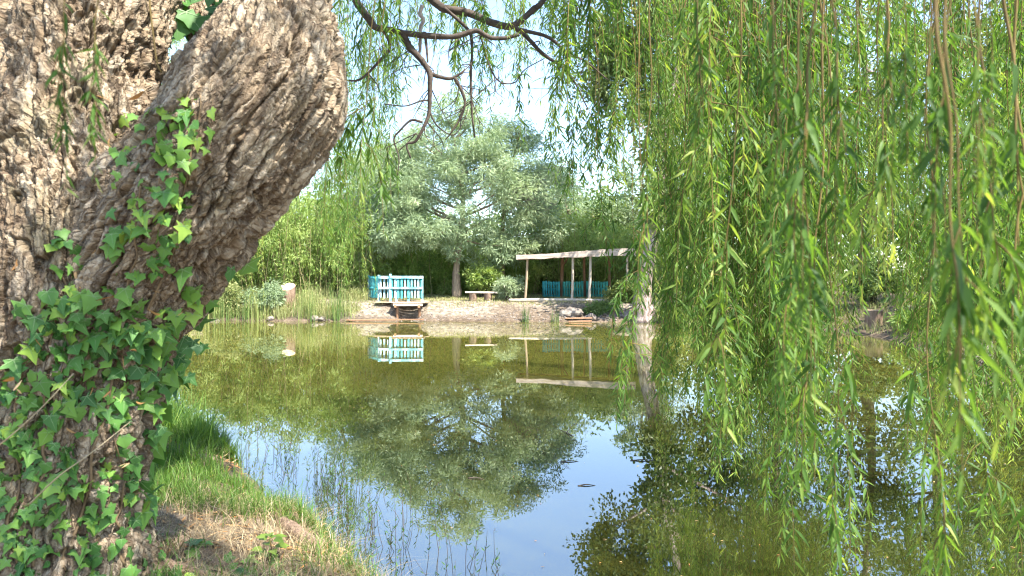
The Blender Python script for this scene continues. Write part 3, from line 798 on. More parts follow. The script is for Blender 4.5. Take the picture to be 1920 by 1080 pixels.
# surface roots running down the near bank
for pts in ([(265, 1000), (330, 1010), (420, 1040), (520, 1075), (600, 1110)], [(470, 925), (530, 950), (590, 985), (650, 1030), (700, 1066)], [(300, 1060), (380, 1075), (460, 1110)]):
    c = []
    for x, y in pts:
        q = P(x, y, CH * FPX / (y - HY) * .78); c.append([q[0], q[1], hz(q[0], q[1]) + .005])
    v, f = tube(c, [.045, .035, .02], 9, 24, bumpy=.15); build('root', [(v, f, 0, None)], [M['stump_bark']], willow)
place_parts(willow)

# ------------------------------------------------------------------ ivy
IVY = np.array([(0, 0), (-.10, -.13), (-.40, -.20), (-.36, .06), (-.66, .24), (-.27, .38), (0, 1.), (.27, .38), (.66, .24), (.36, .06), (.40, -.20), (.10, -.13)])


def ivy_leaves(pos, d, nrm, S):
    d = unit(d - nrm * np.sum(d * nrm, -1, keepdims=True)); s = np.cross(d, nrm); n = len(pos)
    q = np.vstack([IVY, [[0, .18]]])
    ROUND = np.array([(0, 0), (-.16, -.08), (-.36, -.10), (-.42, .06), (-.50, .26), (-.36, .52), (0, .86), (.36, .52), (.50, .26), (.42, .06), (.36, -.10), (.16, -.08), (0, .2)])
    r2 = (q[:, 0] ** 2 + (q[:, 1] - .2) ** 2)
    zz = -.22 * r2 + .10 * np.abs(q[:, 0])
    wob = rng.normal(1, .12, (n, 13, 1)); asp = rng.uniform(.8, 1.15, (n, 1, 1))
    lr = (rng.uniform(0, 1, (n, 1, 1)) ** 1.6) * .85; q2 = q[None] * (1 - lr) + ROUND[None] * lr          # from deeply lobed to almost heart-shaped
    v = pos[:, None] + S[:, None, None] * (s[:, None] * q2[..., :1] * wob * asp + d[:, None] * q2[..., 1:] * wob + nrm[:, None] * (zz[None, :, None] * rng.uniform(-.2, 2.2, (n, 1, 1))))
    k = np.arange(n)[:, None] * 13
    f = np.vstack([k + np.array([12, a, (a + 1) % 12]) for a in range(12)])
    # veins: slim slivers just proud of the blade
    vv, vf = [], []
    for j, tipi in enumerate((2, 4, 6, 8, 10)):
        b = v[:, 0] + nrm * S[:, None] * .02; e = v[:, tipi] * .9 + v[:, 0] * .1 + nrm * S[:, None] * .012
        c = v[:, 12] + nrm * S[:, None] * .02
        m = c * .5 + (b * .5 + e * .5) * .5 if tipi == 6 else (b + e) / 2 + nrm * S[:, None] * .03
        sd = unit(np.cross(e - b, nrm)) * S[:, None] * .016
        vv.append(np.stack([b - sd, b + sd, m + sd * .8, m - sd * .8, e], 1))
    vv = np.stack(vv, 1).reshape(-1, 3)
    kk = np.arange(n * 5)[:, None] * 5
    return v.reshape(-1, 3), [f], vv, [kk + np.array([0, 1, 2, 3]), kk + np.array([3, 2, 4])]


def inpoly(x, y, poly):
    ins = False; n = len(poly); j = n - 1
    for i in range(n):
        if (poly[i][1] > y) != (poly[j][1] > y) and x < (poly[j][0] - poly[i][0]) * (y - poly[i][1]) / (poly[j][1] - poly[i][1]) + poly[i][0]: ins = not ins
        j = i
    return ins


def make_ivy():
    zones = [([(205, 300), (235, 220), (300, 205), (355, 175), (398, 190), (395, 285), (345, 310), (375, 420), (352, 470), (330, 530), (250, 535), (195, 490), (215, 400)], 130, (24, 44), .66),
             ([(80, 440), (130, 425), (160, 480), (150, 520), (100, 520)], 14, (26, 40), .55),
             ([(350, 480), (372, 500), (362, 580), (340, 600)], 7, (36, 50), .8),
             ([(0, 610), (40, 570), (110, 530), (200, 505), (325, 510), (335, 600), (322, 665), (285, 755), (230, 790), (0, 800)], 260, (24, 52), .55),
             ([(0, 790), (230, 780), (275, 800), (262, 870), (240, 960), (250, 1080), (0, 1080)], 250, (18, 42), .55)]
    Pn, Dn, Nn, S, T, pets = [], [], [], [], [], []
    for poly, n, (s0, s1), tint in zones:
        xs = [p[0] for p in poly]; ys = [p[1] for p in poly]; k = 0
        tries = 0
        while k < n and tries < 9000:
            tries += 1
            x, y = rng.uniform(min(xs), max(xs)), rng.uniform(min(ys), max(ys))
            if not inpoly(x, y, poly): continue
            if fbm(np.array([[x / 55., y / 55., 0]]), 2, 5)[0] < -.35 and rng.random() < .8: continue
            h = hit(x, y)
            if h is None: continue
            k += 1
            add(h[0], h[1], rng.uniform(s0, s1) * .74 / FPX * h[0][1], tint, Pn, Dn, Nn, S, T, pets)
    # the ivy climbs round the back of the trunk as well
    k = 0
    c, r = path_of(TR)
    while k < 260:
        z = rng.uniform(.4, 1.7); a = rng.uniform(-.3, 3.6)
        ctr = np.array([np.interp(z, c[::-1, 2][::-1], c[::-1, 0][::-1]), 3.06, z]); d = np.array([math.cos(a), math.sin(a), 0])
        l, n, i, t = TB.ray_cast(Vector(ctr + d * 1.6), Vector(-d))
        k += 1
        if l is None: continue
        add(np.array(l), np.array(n), rng.uniform(.05, .11), .45, Pn, Dn, Nn, S, T, pets)
    # large shaded leaves behind the fork and a spray poking out right of the trunk
    for _ in range(46):
        x, y = rng.uniform(302, 470), rng.uniform(-20, 108)
        if y > 112 - (x - 300) * .35: continue
        q = P(x, y, 3.45 + rng.uniform(-.12, .2))
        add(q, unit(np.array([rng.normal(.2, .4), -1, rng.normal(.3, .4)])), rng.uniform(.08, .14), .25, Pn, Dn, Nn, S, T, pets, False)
    for x, y in ((358, 640), (372, 648), (386, 652), (350, 655), (344, 690), (352, 705), (340, 672), (300, 770), (305, 800), (282, 815)):
        q = P(x, y, 2.98 + rng.uniform(-.06, .06))
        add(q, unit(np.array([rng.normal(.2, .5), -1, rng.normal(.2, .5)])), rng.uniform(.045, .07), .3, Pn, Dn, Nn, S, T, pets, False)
    # trailing on the ground at the foot
    for _ in range(150):
        x = rng.uniform(-1.75, -.95); y = rng.uniform(2.55, 3.6)
        if rng.random() < (x + 1.75) * .8: continue
        add(np.array([x, y, hz(x, y) + .01]), unit(np.array([rng.normal(0, .4), rng.normal(-.5, .4), 1])), rng.uniform(.05, .1), .5, Pn, Dn, Nn, S, T, pets)
    Pn, Dn, Nn, S, T = map(np.array, (Pn, Dn, Nn, S, T))
    v, f, vv, vf = ivy_leaves(Pn, Dn, Nn, S)
    root = empty('ivy_plant', 'green ivy with star-shaped leaves climbing the old willow trunk', 'ivy', loc=tuple(P(200, 1085, 2.7)))
    build('foliage', [(v, f, 0, np.repeat(T, 13)), (vv, vf, 1, np.repeat(rng.uniform(0, 1, len(S)), 25))], [M['ivy_leaf'], M['ivy_vein']], root, True)
    pp = []
    for a, b in pets:
        vv, ff = tube([a, (a + b) / 2 + [0, 0, -.008], b], [.0014, .0012], 3, 4, cap=False); pp.append((vv, ff, 0, None))
    # creeping main stems
    for pts in ([(120, 1070), (150, 960), (170, 860), (200, 760), (215, 640), (240, 540), (255, 440), (262, 340), (280, 260), (300, 215)], [(60, 1060), (70, 940), (90, 820), (85, 700), (110, 600), (120, 520), (115, 450)],
                [(215, 640), (270, 590), (310, 520), (330, 420), (350, 330), (372, 240), (378, 180)], [(200, 760), (250, 720), (300, 690), (335, 640), (345, 560)], [(230, 1060), (220, 960), (235, 880), (200, 760)], [(20, 1060), (30, 900), (25, 760), (60, 660)]):
        q = []
        for k in range(len(pts) * 3):
            u = k / (len(pts) * 3 - 1) * (len(pts) - 1); i = min(int(u), len(pts) - 2); u -= i
            x = pts[i][0] * (1 - u) + pts[i + 1][0] * u + rng.normal(0, 4); y = pts[i][1] * (1 - u) + pts[i + 1][1] * u
            h = hit(x, y)
            if h is not None: q.append(h[0] + h[1] * .006)
        if len(q) > 3:
            vv, ff = tube(q, [.006, .0045, .002], 6, len(q) * 3); pp.append((vv, ff, 0, None))
    build('stem', pp, [M['ivy_stem']], root)
    place_parts(root)


def add(p, n, s, tint, Pn, Dn, Nn, S, T, pets, pet=True):
    nn = unit(n * 1.0 + rng.normal(0, .34, 3) + np.array([.05, -.25, .25]))
    q = p + n * rng.uniform(.005, .028)
    d = np.array([rng.normal(0, .55), rng.normal(0, .2), -1.])
    Pn.append(q); Nn.append(nn); Dn.append(d); S.append(s); T.append(np.clip(rng.normal(tint, .26), 0, 1))
    if pet: pets.append((p + n * .002 + np.array([rng.normal(0, .02), 0, rng.uniform(.0, .05)]), q))


make_ivy()


# ------------------------------------------------------------------ dry curled leaves caught in the bark, stalks, web of straws
def curled(p, n, L, W, curl, ang):
    t = np.linspace(0, 1, 9)
    up = np.array([0, 0, 1.]); s = unit(np.cross(up, n)); u = np.cross(n, s)
    d = s * math.cos(ang) + u * math.sin(ang); e = np.cross(n, d)
    th = curl * t
    x = np.cumsum(np.cos(th)) / 9; y = np.cumsum(np.sin(th)) / 9
    c = p + L * (x[:, None] * d + y[:, None] * (n * .6 + e * .7)) + n * .012
    w = W * np.sin(np.pi * np.clip(t, .03, .98)) ** .7
    sd = unit(n * .55 + e * .5)
    v = np.vstack([c - sd * w[:, None] / 2, c + n * w[:, None] * .12, c + sd * w[:, None] / 2])
    k = np.arange(8)[:, None]
    return v, [np.vstack([k + np.array([0, 9, 10, 1]), k + np.array([9, 18, 19, 10])])]


DRY = [(205, 868, .10, 3.6, .4, 'large orange dry leaf curled into a ring low on the ivy-covered trunk', .9), (160, 318, .10, .9, -1.5, 'pale dry leaf hanging on bare bark left of the ivy', 1.),
       (285, 575, .09, 1.0, -.7, 'orange dry leaf slanting across ivy near the right edge of the trunk', .5), (20, 708, .10, .5, .1, 'orange dry leaf lying flat at the left edge of the trunk', .4),
       (198, 705, .09, 1.5, -1.9, 'bent orange dry leaf hanging among big ivy leaves', .6), (133, 548, .08, -1.6, -.4, 'yellow dry leaf curled at the top of the ivy mass', .6),
       (72, 625, .05, .8, -1.2, 'small brown dry leaf under a pale ivy leaf at left', .3), (245, 195, .08, .6, .2, 'rust dry leaf caught in the fork of the trunk', .3),
       (215, 203, .08, -.6, 2.9, 'yellow dry leaf curling out of the fork of the trunk', .6), (470, 238, .05, 1., -.8, 'tan dry leaf stuck on the middle of the leaning bough', .8),
       (210, 262, .07, 1.6, -2., 'thin curled dry leaf left of the topmost ivy on the trunk', .5), (110, 795, .05, .7, -.9, 'small tan dry leaf on bark in the lower ivy', .8),
       (355, 1000, .075, .5, .1, 'pinkish dry leaf lying on the ground beside the trunk foot', .9)]
for x, y, L, cu, an, lab, ti in DRY:
    h = hit(x, y) if x < 340 or y < 400 else None
    if h is None:
        q = P(x, y, CH * FPX / (y - HY) * .76); p = np.array([q[0], q[1], hz(q[0], q[1]) + .02]); n = np.array([0, -.4, .9])
    else:
        p, n = h; p = p + n * .025
    v, f = curled(p, unit(n), L, L * .2, cu, an)
    o = build('dry_leaf', [(v, f, 0, np.clip(ti + rng.normal(0, .05), 0, 1))], [M['dry_leaf']]); tag(o, lab, 'dry leaf', 'dry leaves caught on the trunk')
k = 0
while k < 16:
    h = hit(rng.uniform(10, 330), rng.uniform(420, 1040))
    if h is None: continue
    k += 1; L = rng.uniform(.035, .075)
    v, f = curled(h[0] + h[1] * .035, unit(h[1]), L, L * .18, rng.uniform(-1.6, 1.8), rng.uniform(-2.4, .6))
    tag(build('dry_leaf', [(v, f, 0, rng.uniform(.2, 1))], [M['dry_leaf']]), 'small narrow dry leaf caught among the ivy on the trunk', 'dry leaf', 'dry leaves among the ivy')
for pts, lab in (([(-20, 850, 2.5), (40, 800, 2.45), (90, 752, 2.45), (138, 700, 2.5)], 'upper of two straw stalks leaning across the ivy'), ([(52, 948, 2.5), (110, 893, 2.45), (170, 850, 2.45), (245, 790, 2.55)], 'lower longer straw stalk leaning across the ivy')):
    v, f = tube([P(*q) for q in pts], [.0028, .002, .0012], 5, 20)
    tag(build('straw_stalk', [(v, f, 0, .8)], [M['straw']]), lab, 'straw', 'straw stalks across the ivy')


# ------------------------------------------------------------------ near bank: grass, straw, litter
def near_points(n, x0, x1, y0, y1, sdmin=.02):
    x = rng.uniform(x0, x1, n); y = rng.uniform(y0, y1, n); sd = pond_sd(x, y); k = sd > sdmin
    x, y, sd = x[k], y[k], sd[k]
    return np.stack([x, y, height(x, y, sd)], 1), sd


def make_bank():
    p, sd = near_points(230000, -4.6, .1, 2.5, 8.6, .0)
    px = CX + p[:, 0] / p[:, 1] * FPX; py = HY + (CH - p[:, 2]) / p[:, 1] * FPX
    nz_ = fbm(p * np.array([1.6, 1.6, 0]) + 7, 3, 3)
    dens = np.where(py < 940, 1.2, np.where(py < 1010, .9, .45)) * sstep(-.35, .35, nz_ + .25 * (py < 930))
    dens = np.where(p[:, 1] > 6.2, .9, dens)
    k = rng.random(len(p)) < dens * .8
    q = p[k]; n = len(q)
    h = rng.uniform(.05, .17, n) * (1 + .9 * (q[:, 1] > 5.2)) * (1 + .8 * (rng.random(n) < .08)); w = rng.uniform(.0025, .0055, n) * (1 + (q[:, 1] > 6)); ln = rng.uniform(.15, 1.1, n)
    v, f, m = blades(q - [0, 0, .01], h, w, ln)
    tag(build('bank_grass', [(v, f, 0, np.repeat(np.clip(rng.normal(.5, .25, n), 0, 1), m))], [M['grass']]), 'green grass growing on the near bank beside the willow', 'grass', kind='stuff')
    # dry straw
    dens = sstep(920, 980, py) * sstep(-.5, .3, fbm(p * np.array([2.2, 2.2, 0]) + 17, 3, 4)) * .33 + .05
    k = rng.random(len(p)) < dens
    q = p[k]; n = len(q)
    v, f, m = blades(q - [0, 0, .01], rng.uniform(.04, .17, n), rng.uniform(.0015, .0035, n), rng.uniform(.5, 2.2, n))
    parts = [(v, f, 0, np.repeat(np.clip(rng.normal(.5, .28, n), 0, 1), m))]
    tag(build('straw', parts, [M['straw']]), 'dry bleached straw matted on the near bank', 'straw', kind='stuff')
    # leaf litter
    p, sd = near_points(6500, -4, .2, 2.4, 7, .0)
    n = len(p); az = rng.uniform(0, 6.28, n)
    d = np.stack([np.cos(az), np.sin(az), rng.normal(0, .2, n)], 1); nr = unit(np.stack([rng.normal(0, .35, n), rng.normal(0, .35, n), np.ones(n)], 1))
    v, f, m = leaf8(p + [0, 0, .008], d, nr, rng.uniform(.03, .085, n), rng.uniform(.007, .016, n), rng.uniform(-.3, .4, n))
    parts = [(v, f, 0, np.repeat(rng.uniform(0, 1, n), m))]
    for _ in range(420):
        i = rng.integers(n); a = rng.uniform(0, 6.28); l = rng.uniform(.05, .22); dd = np.array([math.cos(a), math.sin(a), 0]) * l
        e = p[i] + dd; e[2] = hz(e[0], e[1]) + .012
        vv, ff = tube([p[i] + [0, 0, .01], (p[i] + e) / 2 + [0, 0, .02], e], [.003, .0018], 4, 6); parts.append((vv, ff, 1, None))
    tag(build('leaf_litter', parts, [M['dry_leaf'], M['twig']]), 'brown fallen leaves and twigs scattered on the near bank', 'leaf litter', kind='stuff')
    # tall rushes at the water's edge left, seen past the trunk
    for (px, py0, n, hh, lab) in ((330, 835, 70, .75, 'thin green rushes at the water edge just right of the trunk'), (390, 850, 40, .5, 'short rushes leaning over the water beside the grassy bank')):
        q0 = P(px, py0, 6.6)
        b = np.stack([q0[0] + rng.normal(0, .12, n), 6.6 + rng.normal(0, .2, n)], 1); z = np.maximum(height(b[:, 0], b[:, 1]), -.1)
        v, f, m = blades(np.column_stack([b, z]), rng.uniform(.4, 1, n) * hh, np.full(n, .006), rng.uniform(.05, .5, n), 5)
        tag(build('rush_clump', [(v, f, 0, np.repeat(rng.uniform(0, .6, n), m))], [M['reed']]), lab, 'rushes', 'rushes on the near bank')
    # made-up stems in the shallows, standing in for mirrored willow strands
    parts = []; A = POND[(POND[:, 1] < 7.2) & (POND[:, 1] > 3.6) & (POND[:, 0] < -.6)]
    for _ in range(120):
        a = A[rng.integers(len(A))] + np.array([rng.uniform(.0, .75), rng.uniform(-.05, .5)])
        if pond_sd(a[:1], a[1:])[0] > -.03: continue
        h = rng.uniform(.08, .34); b = np.array([a[0], a[1], -.05]); e = b + [rng.normal(0, .05), rng.normal(0, .05), h + .05]
        v, f = tube([b, (b + e) / 2 + rng.normal(0, .012, 3) * [1, 1, 0], e], [.0018, .0015, .0008], 4, 8, cap=False); parts.append((v, f, 1, None))
        m_ = rng.integers(3, 9); u = rng.uniform(.4, 1, m_)[:, None]; pos = b + (e - b) * u; az = rng.uniform(0, 6.28, m_)
        v, f, nv = leaf8(pos, np.stack([np.cos(az), np.sin(az), np.full(m_, .9)], 1), rnd_dirs(m_), rng.uniform(.018, .045, m_), rng.uniform(.004, .008, m_), np.full(m_, .2))
        parts.append((v, f, 0, np.repeat(rng.uniform(0, .5, m_), nv)))
    tag(build('strand_mirror_stems', parts, [M['grass'], M['twig']]), 'thin leafy stems added in place of mirrored willow strands along the near bank', 'water weeds', kind='stuff')  # not real weeds: added stems standing in for mirrored willow strands
    # a seedling with lobed leaves on the bank
    c = P(505, 1038, 3.55); c[2] = hz(c[0], c[1])
    r = empty('seedling', 'small bright green seedling among straw on the near bank', 'plant', loc=tuple(c))
    n = 11; az = rng.uniform(0, 6.28, n); pos = c + np.stack([np.cos(az) * .03, np.sin(az) * .03, rng.uniform(.05, .13, n)], 1)
    v, f, m = leaf8(pos, np.stack([np.cos(az), np.sin(az), 0 * az + .1], 1), np.tile([0, -.3, 1.], (n, 1)), np.full(n, .065), np.full(n, .045), np.full(n, .2))
    build('leaf', [(v, f, 0, np.repeat(rng.uniform(.7, 1, n), m))], [M['grass']], r)
    v, f = tube([c, c + [.01, 0, .07], c + [0, 0, .13]], .003, 5, 8); build('stem', [(v, f, 0, None)], [M['willow_stem']], r)
    place_parts(r)


make_bank()


# ------------------------------------------------------------------ far trees
def clumps(blobs, n, inner=.5):
    vol = np.array([b[3] * b[4] * b[5] for b in blobs]) ** .7; pr = vol / vol.sum()
    which = rng.choice(len(blobs), n, p=pr); B = np.array(blobs)[which]
    u = rnd_dirs(n) * rng.uniform(inner, 1.0, n)[:, None]
    return B[:, :3] + u * B[:, 3:6]


def foliage(cl, per, rad, L, W, mean=.5, droop=.2, flat=.65, mid=.45, upb=.5):
    n = len(cl)
    c = np.repeat(cl, per, 0); r = np.repeat(rng.uniform(.6, 1.3, n) * rad, per)[:, None]
    o = rnd_dirs(n * per) * (rng.uniform(.1, 1, (n * per, 1)) ** .6) * np.array([1, 1, flat])
    pos = c + o * r
    d = unit(o + rng.normal(0, .45, o.shape) - [0, 0, droop]); nr = rng.normal(0, 1, o.shape) * .8 + [0, 0, upb]
    ls = rng.uniform(.7, 1.3, n * per) * L; ws = rng.uniform(.75, 1.2, n * per) * W
    v, f, m = leaf2(pos, d, nr, ls, ws, mid=mid)
    t = np.clip(np.repeat(rng.normal(mean, .16, n), per) + rng.normal(0, .14, n * per), 0, 1)
    return v, f, 0, np.repeat(t, m)


def blob(px, py, Y, rx, ry, d):
    c = P(px, py, Y); s = Y / FPX
    return (c[0], c[1], c[2], rx * s, d, ry * s)


def limbs_to(trunk_pts, cl, r0, n, parts, mi=0):
    tp = catmull(trunk_pts, 30)
    for q in cl[rng.choice(len(cl), min(n, len(cl)), replace=False)]:
        k = int(np.clip(np.searchsorted(tp[:, 2], q[2] - np.linalg.norm(q[:2] - tp[15, :2]) * .6), 11, 28))
        a = tp[k]; m = a * .45 + q * .55 + rng.normal(0, .15, 3) - [0, 0, .15]
        rr = r0 * rng.uniform(.25, .5)
        v, f = tube([a, m, q], [rr, rr * .55, rr * .18], 5, 10, cap=False); parts.append((v, f, mi, None))


def tree(label, leaf, trunk_pts, r0, blobs, n, per, rad, L, W, bark='far_bark', group=None, name='tree', mean=.5, nl=16, cat='tree', **kw):
    tp = np.array(trunk_pts, float)
    root = empty(name, label, cat, group, loc=tuple(tp[0]))
    cl = clumps(blobs, n)
    build('crown', [foliage(cl, per, rad, L, W, mean, **kw)], [M[leaf]], root, False)
    parts = []
    rr = np.linspace(r0, r0 * .25, len(tp)); rr[0] *= 1.4
    v, f = tube(tp, rr, 10, len(tp) * 6, bumpy=.12); parts.append((v, f, 0, None))
    limbs_to(tp, cl, r0, nl, parts)
    build('trunk', parts, [M[bark]], root)
    place_parts(root)
    return root


def G(px, Y, dz=-.05):
    q = P(px, 0, Y); return np.array([q[0], Y, hz(q[0], Y) + dz])


# silver-leaved tree across the water
tree('large silvery feathery-leaved tree standing across the pond behind the teal railing', 'silver_leaf',
     [G(857, 35.5), P(856, 500, 35.6), P(868, 400, 35.8), P(862, 330, 36), P(850, 250, 36.2)], .19,
     [blob(855, 262, 36.2, 105, 72, 2.8), blob(790, 330, 36, 115, 80, 3), blob(905, 330, 35.6, 110, 72, 2.8), blob(800, 415, 35, 115, 62, 2.4), blob(730, 345, 36, 80, 75, 2.4), blob(880, 440, 35.2, 85, 45, 1.6), blob(850, 215, 36.4, 60, 45, 1.6), blob(970, 345, 36, 75, 60, 2), blob(745, 430, 35, 60, 50, 1.6), blob(700, 390, 36.5, 60, 60, 1.8), blob(700, 470, 36.5, 46, 40, 1.4), blob(990, 430, 36.5, 66, 46, 1.6), blob(925, 480, 36, 46, 34, 1.2)],
     470, 125, .54, .25, .052, mean=.52, droop=.25, nl=26)
# thinner second tree with dead twigs
t2 = tree('slender pale-trunked tree with sparse crown and dead twigs right of the silvery tree', 'silver_leaf',
          [G(940, 37), P(942, 470, 37), P(944, 410, 37), P(955, 330, 37), P(975, 250, 37)], .15,
          [blob(985, 300, 37.2, 75, 60, 2), blob(1030, 350, 37.4, 55, 55, 1.8), blob(960, 260, 37, 50, 40, 1.4), blob(1010, 410, 38, 60, 35, 1.5)], 110, 80, .55, .2, .05, bark='culm', mean=.4, nl=12)
parts = []
for _ in range(60):
    a = P(rng.uniform(945, 975), rng.uniform(360, 400), 36.6); b = P(rng.uniform(980, 1070), rng.uniform(300, 400), 36.4 + rng.normal(0, .5))
    v, f = tube([a, (a + b) / 2 + rng.normal(0, .25, 3), b], [.022, .012, .006], 4, 8, cap=False); parts.append((v, f, 0, None))
o = build('twigs', parts, [M['grey_twig']], t2); place_parts(t2)

# tall round-leaved tree with the pale leaning trunk
tree('very tall round-leaved tree with a thick pale leaning trunk at the right of the shelter', 'round_leaf',
     [G(1208, 30.2, -.1), P(1205, 560, 30.2), P(1212, 500, 30.2), P(1224, 440, 30.3), P(1236, 370, 30.9), P(1248, 250, 32), P(1275, 100, 33.6), P(1300, -120, 35)], .40,
     [blob(1240, 120, 35, 150, 110, 2.8), blob(1180, 20, 35, 130, 120, 2.8), blob(1320, -60, 35.5, 190, 150, 3.4), blob(1390, 120, 35.5, 160, 130, 3), blob(1160, 150, 35, 75, 90, 2), blob(1420, 280, 35.5, 110, 90, 2.4), blob(1300, 260, 34, 90, 60, 2),
      blob(1330, 370, 32, 80, 60, 2), blob(1238, 385, 29.6, 36, 42, .6), blob(1240, 370, 29.6, 40, 45, .6), blob(1246, 300, 29.6, 50, 55, .8), blob(1246, 290, 29.6, 50, 55, .8), blob(1240, 240, 30.2, 56, 50, 1)],
     500, 100, .75, .2, .13, bark='pale_bark', mean=.5, nl=9, mid=.5, flat=.95, upb=.15, droop=.35)

# the wood behind, each tree of its own
BT = [('pale green tree rising behind the left half of the silvery tree', 'silver_leaf', 735, 43, 330, 95, 85, .45, .22, .055),
      ('pale green tree filling the space between silvery tree and shelter', 'silver_leaf', 1015, 45, 360, 80, 75, .45, .22, .055),
      ('pale loose tree rising behind the bamboo left of the silvery tree', 'silver_leaf', 650, 46, 350, 75, 80, .55, .22, .05),
      ('green tree behind the bamboo at the far left, half hidden by the willow bough', 'wood_leaf', 470, 47, 430, 90, 62, .5, .2, .08),
      ('dark green tree in the gap between silvery tree and tall tree', 'wood_leaf', 1110, 46, 430, 60, 62, .45, .2, .09),
      ('mid green tree behind the wooden shelter roof', 'silver_leaf', 1060, 50, 410, 70, 75, .5, .2, .08),
      ('broad green tree behind the tall pale trunk', 'silver_leaf', 1200, 48, 380, 80, 100, .45, .2, .09),
      ('bushy green tree behind the willow curtain, nearest the tall round-leaved tree', 'wood_leaf', 1450, 33, 180, 120, 230, .7, .2, .09),
      ('tall green tree behind the middle of the willow curtain', 'round_leaf', 1610, 33, 110, 120, 260, .8, .2, .1),
      ('tall yellow-green tree behind the willow curtain above the right stump', 'wood_leaf', 1760, 30, 120, 130, 280, .8, .2, .09),
      ('tall dark tree at the right edge behind the willow curtain', 'round_leaf', 1930, 26, 60, 150, 300, .65, .18, .1),
      ('leafy tree on the far left bank hidden mostly by the willow trunk', 'wood_leaf', 30, 38, 120, 130, 220, .55, .2, .09),
      ('second leafy tree on the far left bank behind the fork of the trunk', 'silver_leaf', 290, 40, 150, 90, 190, .5, .2, .07)]
for lab, lf, px, Y, py, rx, ry, mean, L, W in BT:
    g = G(px, Y); c = P(px, py, Y); s = Y / FPX
    bl = [blob(px, py, Y, rx * .8, ry * .55, rx * s * .8)]
    for k in range(6):
        a = rng.uniform(0, 6.28); rr = rng.uniform(.45, .8)
        bl.append(blob(px + math.cos(a) * rx * rr, py + math.sin(a) * ry * rr, Y + rng.normal(0, .8), rx * rng.uniform(.35, .55), ry * rng.uniform(.28, .42), rx * s * .5))
    if px > 1400:
        bl += [blob(px, py + ry * .75, Y, rx * .85, ry * .35, rx * s * .6), blob(px - rx * .4, py + ry * 1.1, Y, rx * .6, ry * .25, rx * s * .5), blob(px + rx * .4, py + ry * 1.1, Y, rx * .6, ry * .25, rx * s * .5)]
    n = int(np.clip(rx * ry * s * s * 7, 110, 430))
    tree(lab, lf, [g, g * .5 + c * .5 + [rng.normal(0, .4), 0, 0], c + [0, 0, ry * s * .5]], .2 + .01 * ry * s, bl, n, 80, .75, L * 1.1, W * 1.1, group='trees around the far side of the pond', mean=mean, nl=12)


# low far-off wood closing the view
def make_wood():
    n = 2400
    ang = rng.uniform(-1.25, 1.25, n); R = rng.uniform(52, 62, n)
    cl = np.stack([np.sin(ang) * R, np.cos(ang) * R, rng.uniform(.03, 1, n) * (7.4 + 1.6 * np.sin(ang * 23)) + .2], 1)
    c2 = np.stack([rng.uniform(13, 26, 500), rng.uniform(4, 26, 500), rng.uniform(.3, 6.5, 500)], 1)
    c2[:, 0] += np.maximum(0, 8 - c2[:, 1]) * .3
    c3 = np.stack([rng.uniform(-30, -18, 500), rng.uniform(8, 34, 500), rng.uniform(.3, 7, 500)], 1)
    c4 = np.stack([rng.uniform(-19, 9, 420), rng.uniform(40.5, 43, 420), rng.uniform(.5, 3.6, 420)], 1)
    tag(build('distant_wood', [foliage(np.vstack([cl, c2, c3, c4]), 46, 1.5, .42, .2, .45)], [M['wood_leaf']], None, False), 'low dark wood closing the view far behind the pond', 'wood', kind='stuff')


make_wood()


# bamboo
def bamboo(x0, x1, tops, Y0, Y1, n, per, mean, label, leafL=.2):
    parts = []; pos_, d_ = [], []
    for _ in range(n):
        px = rng.uniform(x0, x1); Y = rng.uniform(Y0, Y1); b = G(px, Y); topy = np.interp(px, *tops) + rng.uniform(0, 90)
        e = P(px + rng.normal(0, 14), topy, Y + rng.normal(0, .5))
        m = b * .5 + e * .5 + [rng.normal(0, .12), 0, .2]
        c = np.array([b, m, e, e + [rng.normal(0, .4), rng.normal(-.2, .3), -.35]])
        v, f = tube(c, [.015, .013, .008, .003], 4, 10, cap=False); parts.append((v, f, 1, None))
        cc = catmull(c, 40); nc = 13
        uc = rng.uniform(.05, 1, nc) ** .85; cp = cc[(uc * 39).astype(int)] + rng.normal(0, .24, (nc, 3)) * (1.2 - uc[:, None] * .5)
        w_ = rng.integers(0, nc, per); o = rnd_dirs(per) * rng.uniform(.05, .26, (per, 1))
        pos_.append(cp[w_] + o); d_.append(unit(o * 4 + rng.normal(0, .4, (per, 3)) - [0, 0, .55]))
    p = np.vstack(pos_); d = np.vstack(d_); k = len(p)
    v, f, m = leaf2(p, d, rng.normal(0, .7, (k, 3)) + [0, -.2, .7], rng.uniform(.7, 1.3, k) * leafL, rng.uniform(.8, 1.2, k) * .042)
    t = np.clip(np.repeat(rng.normal(mean, .2, n), per) + rng.normal(0, .16, k), 0, 1)
    parts.append((v, f, 0, np.repeat(t, m)))
    tag(build('bamboo_thicket', parts, [M['bamboo_leaf'], M['culm']], None, False), label, 'bamboo', kind='stuff')


bamboo(340, 700, ([340, 450, 540, 580, 640, 700], [400, 390, 350, 345, 375, 420]), 34.5, 39, 250, 260, .72, 'tall yellow-green bamboo thicket on the far bank left of the teal railing')
bamboo(690, 980, ([690, 850, 980], [430, 455, 460]), 36.5, 40, 170, 230, .6, 'shaded bamboo thicket under the silvery tree')
bamboo(965, 1230, ([965, 1060, 1150, 1230], [440, 400, 420, 430]), 37, 41, 190, 240, .95, 'bright bamboo thicket behind the wooden shelter')


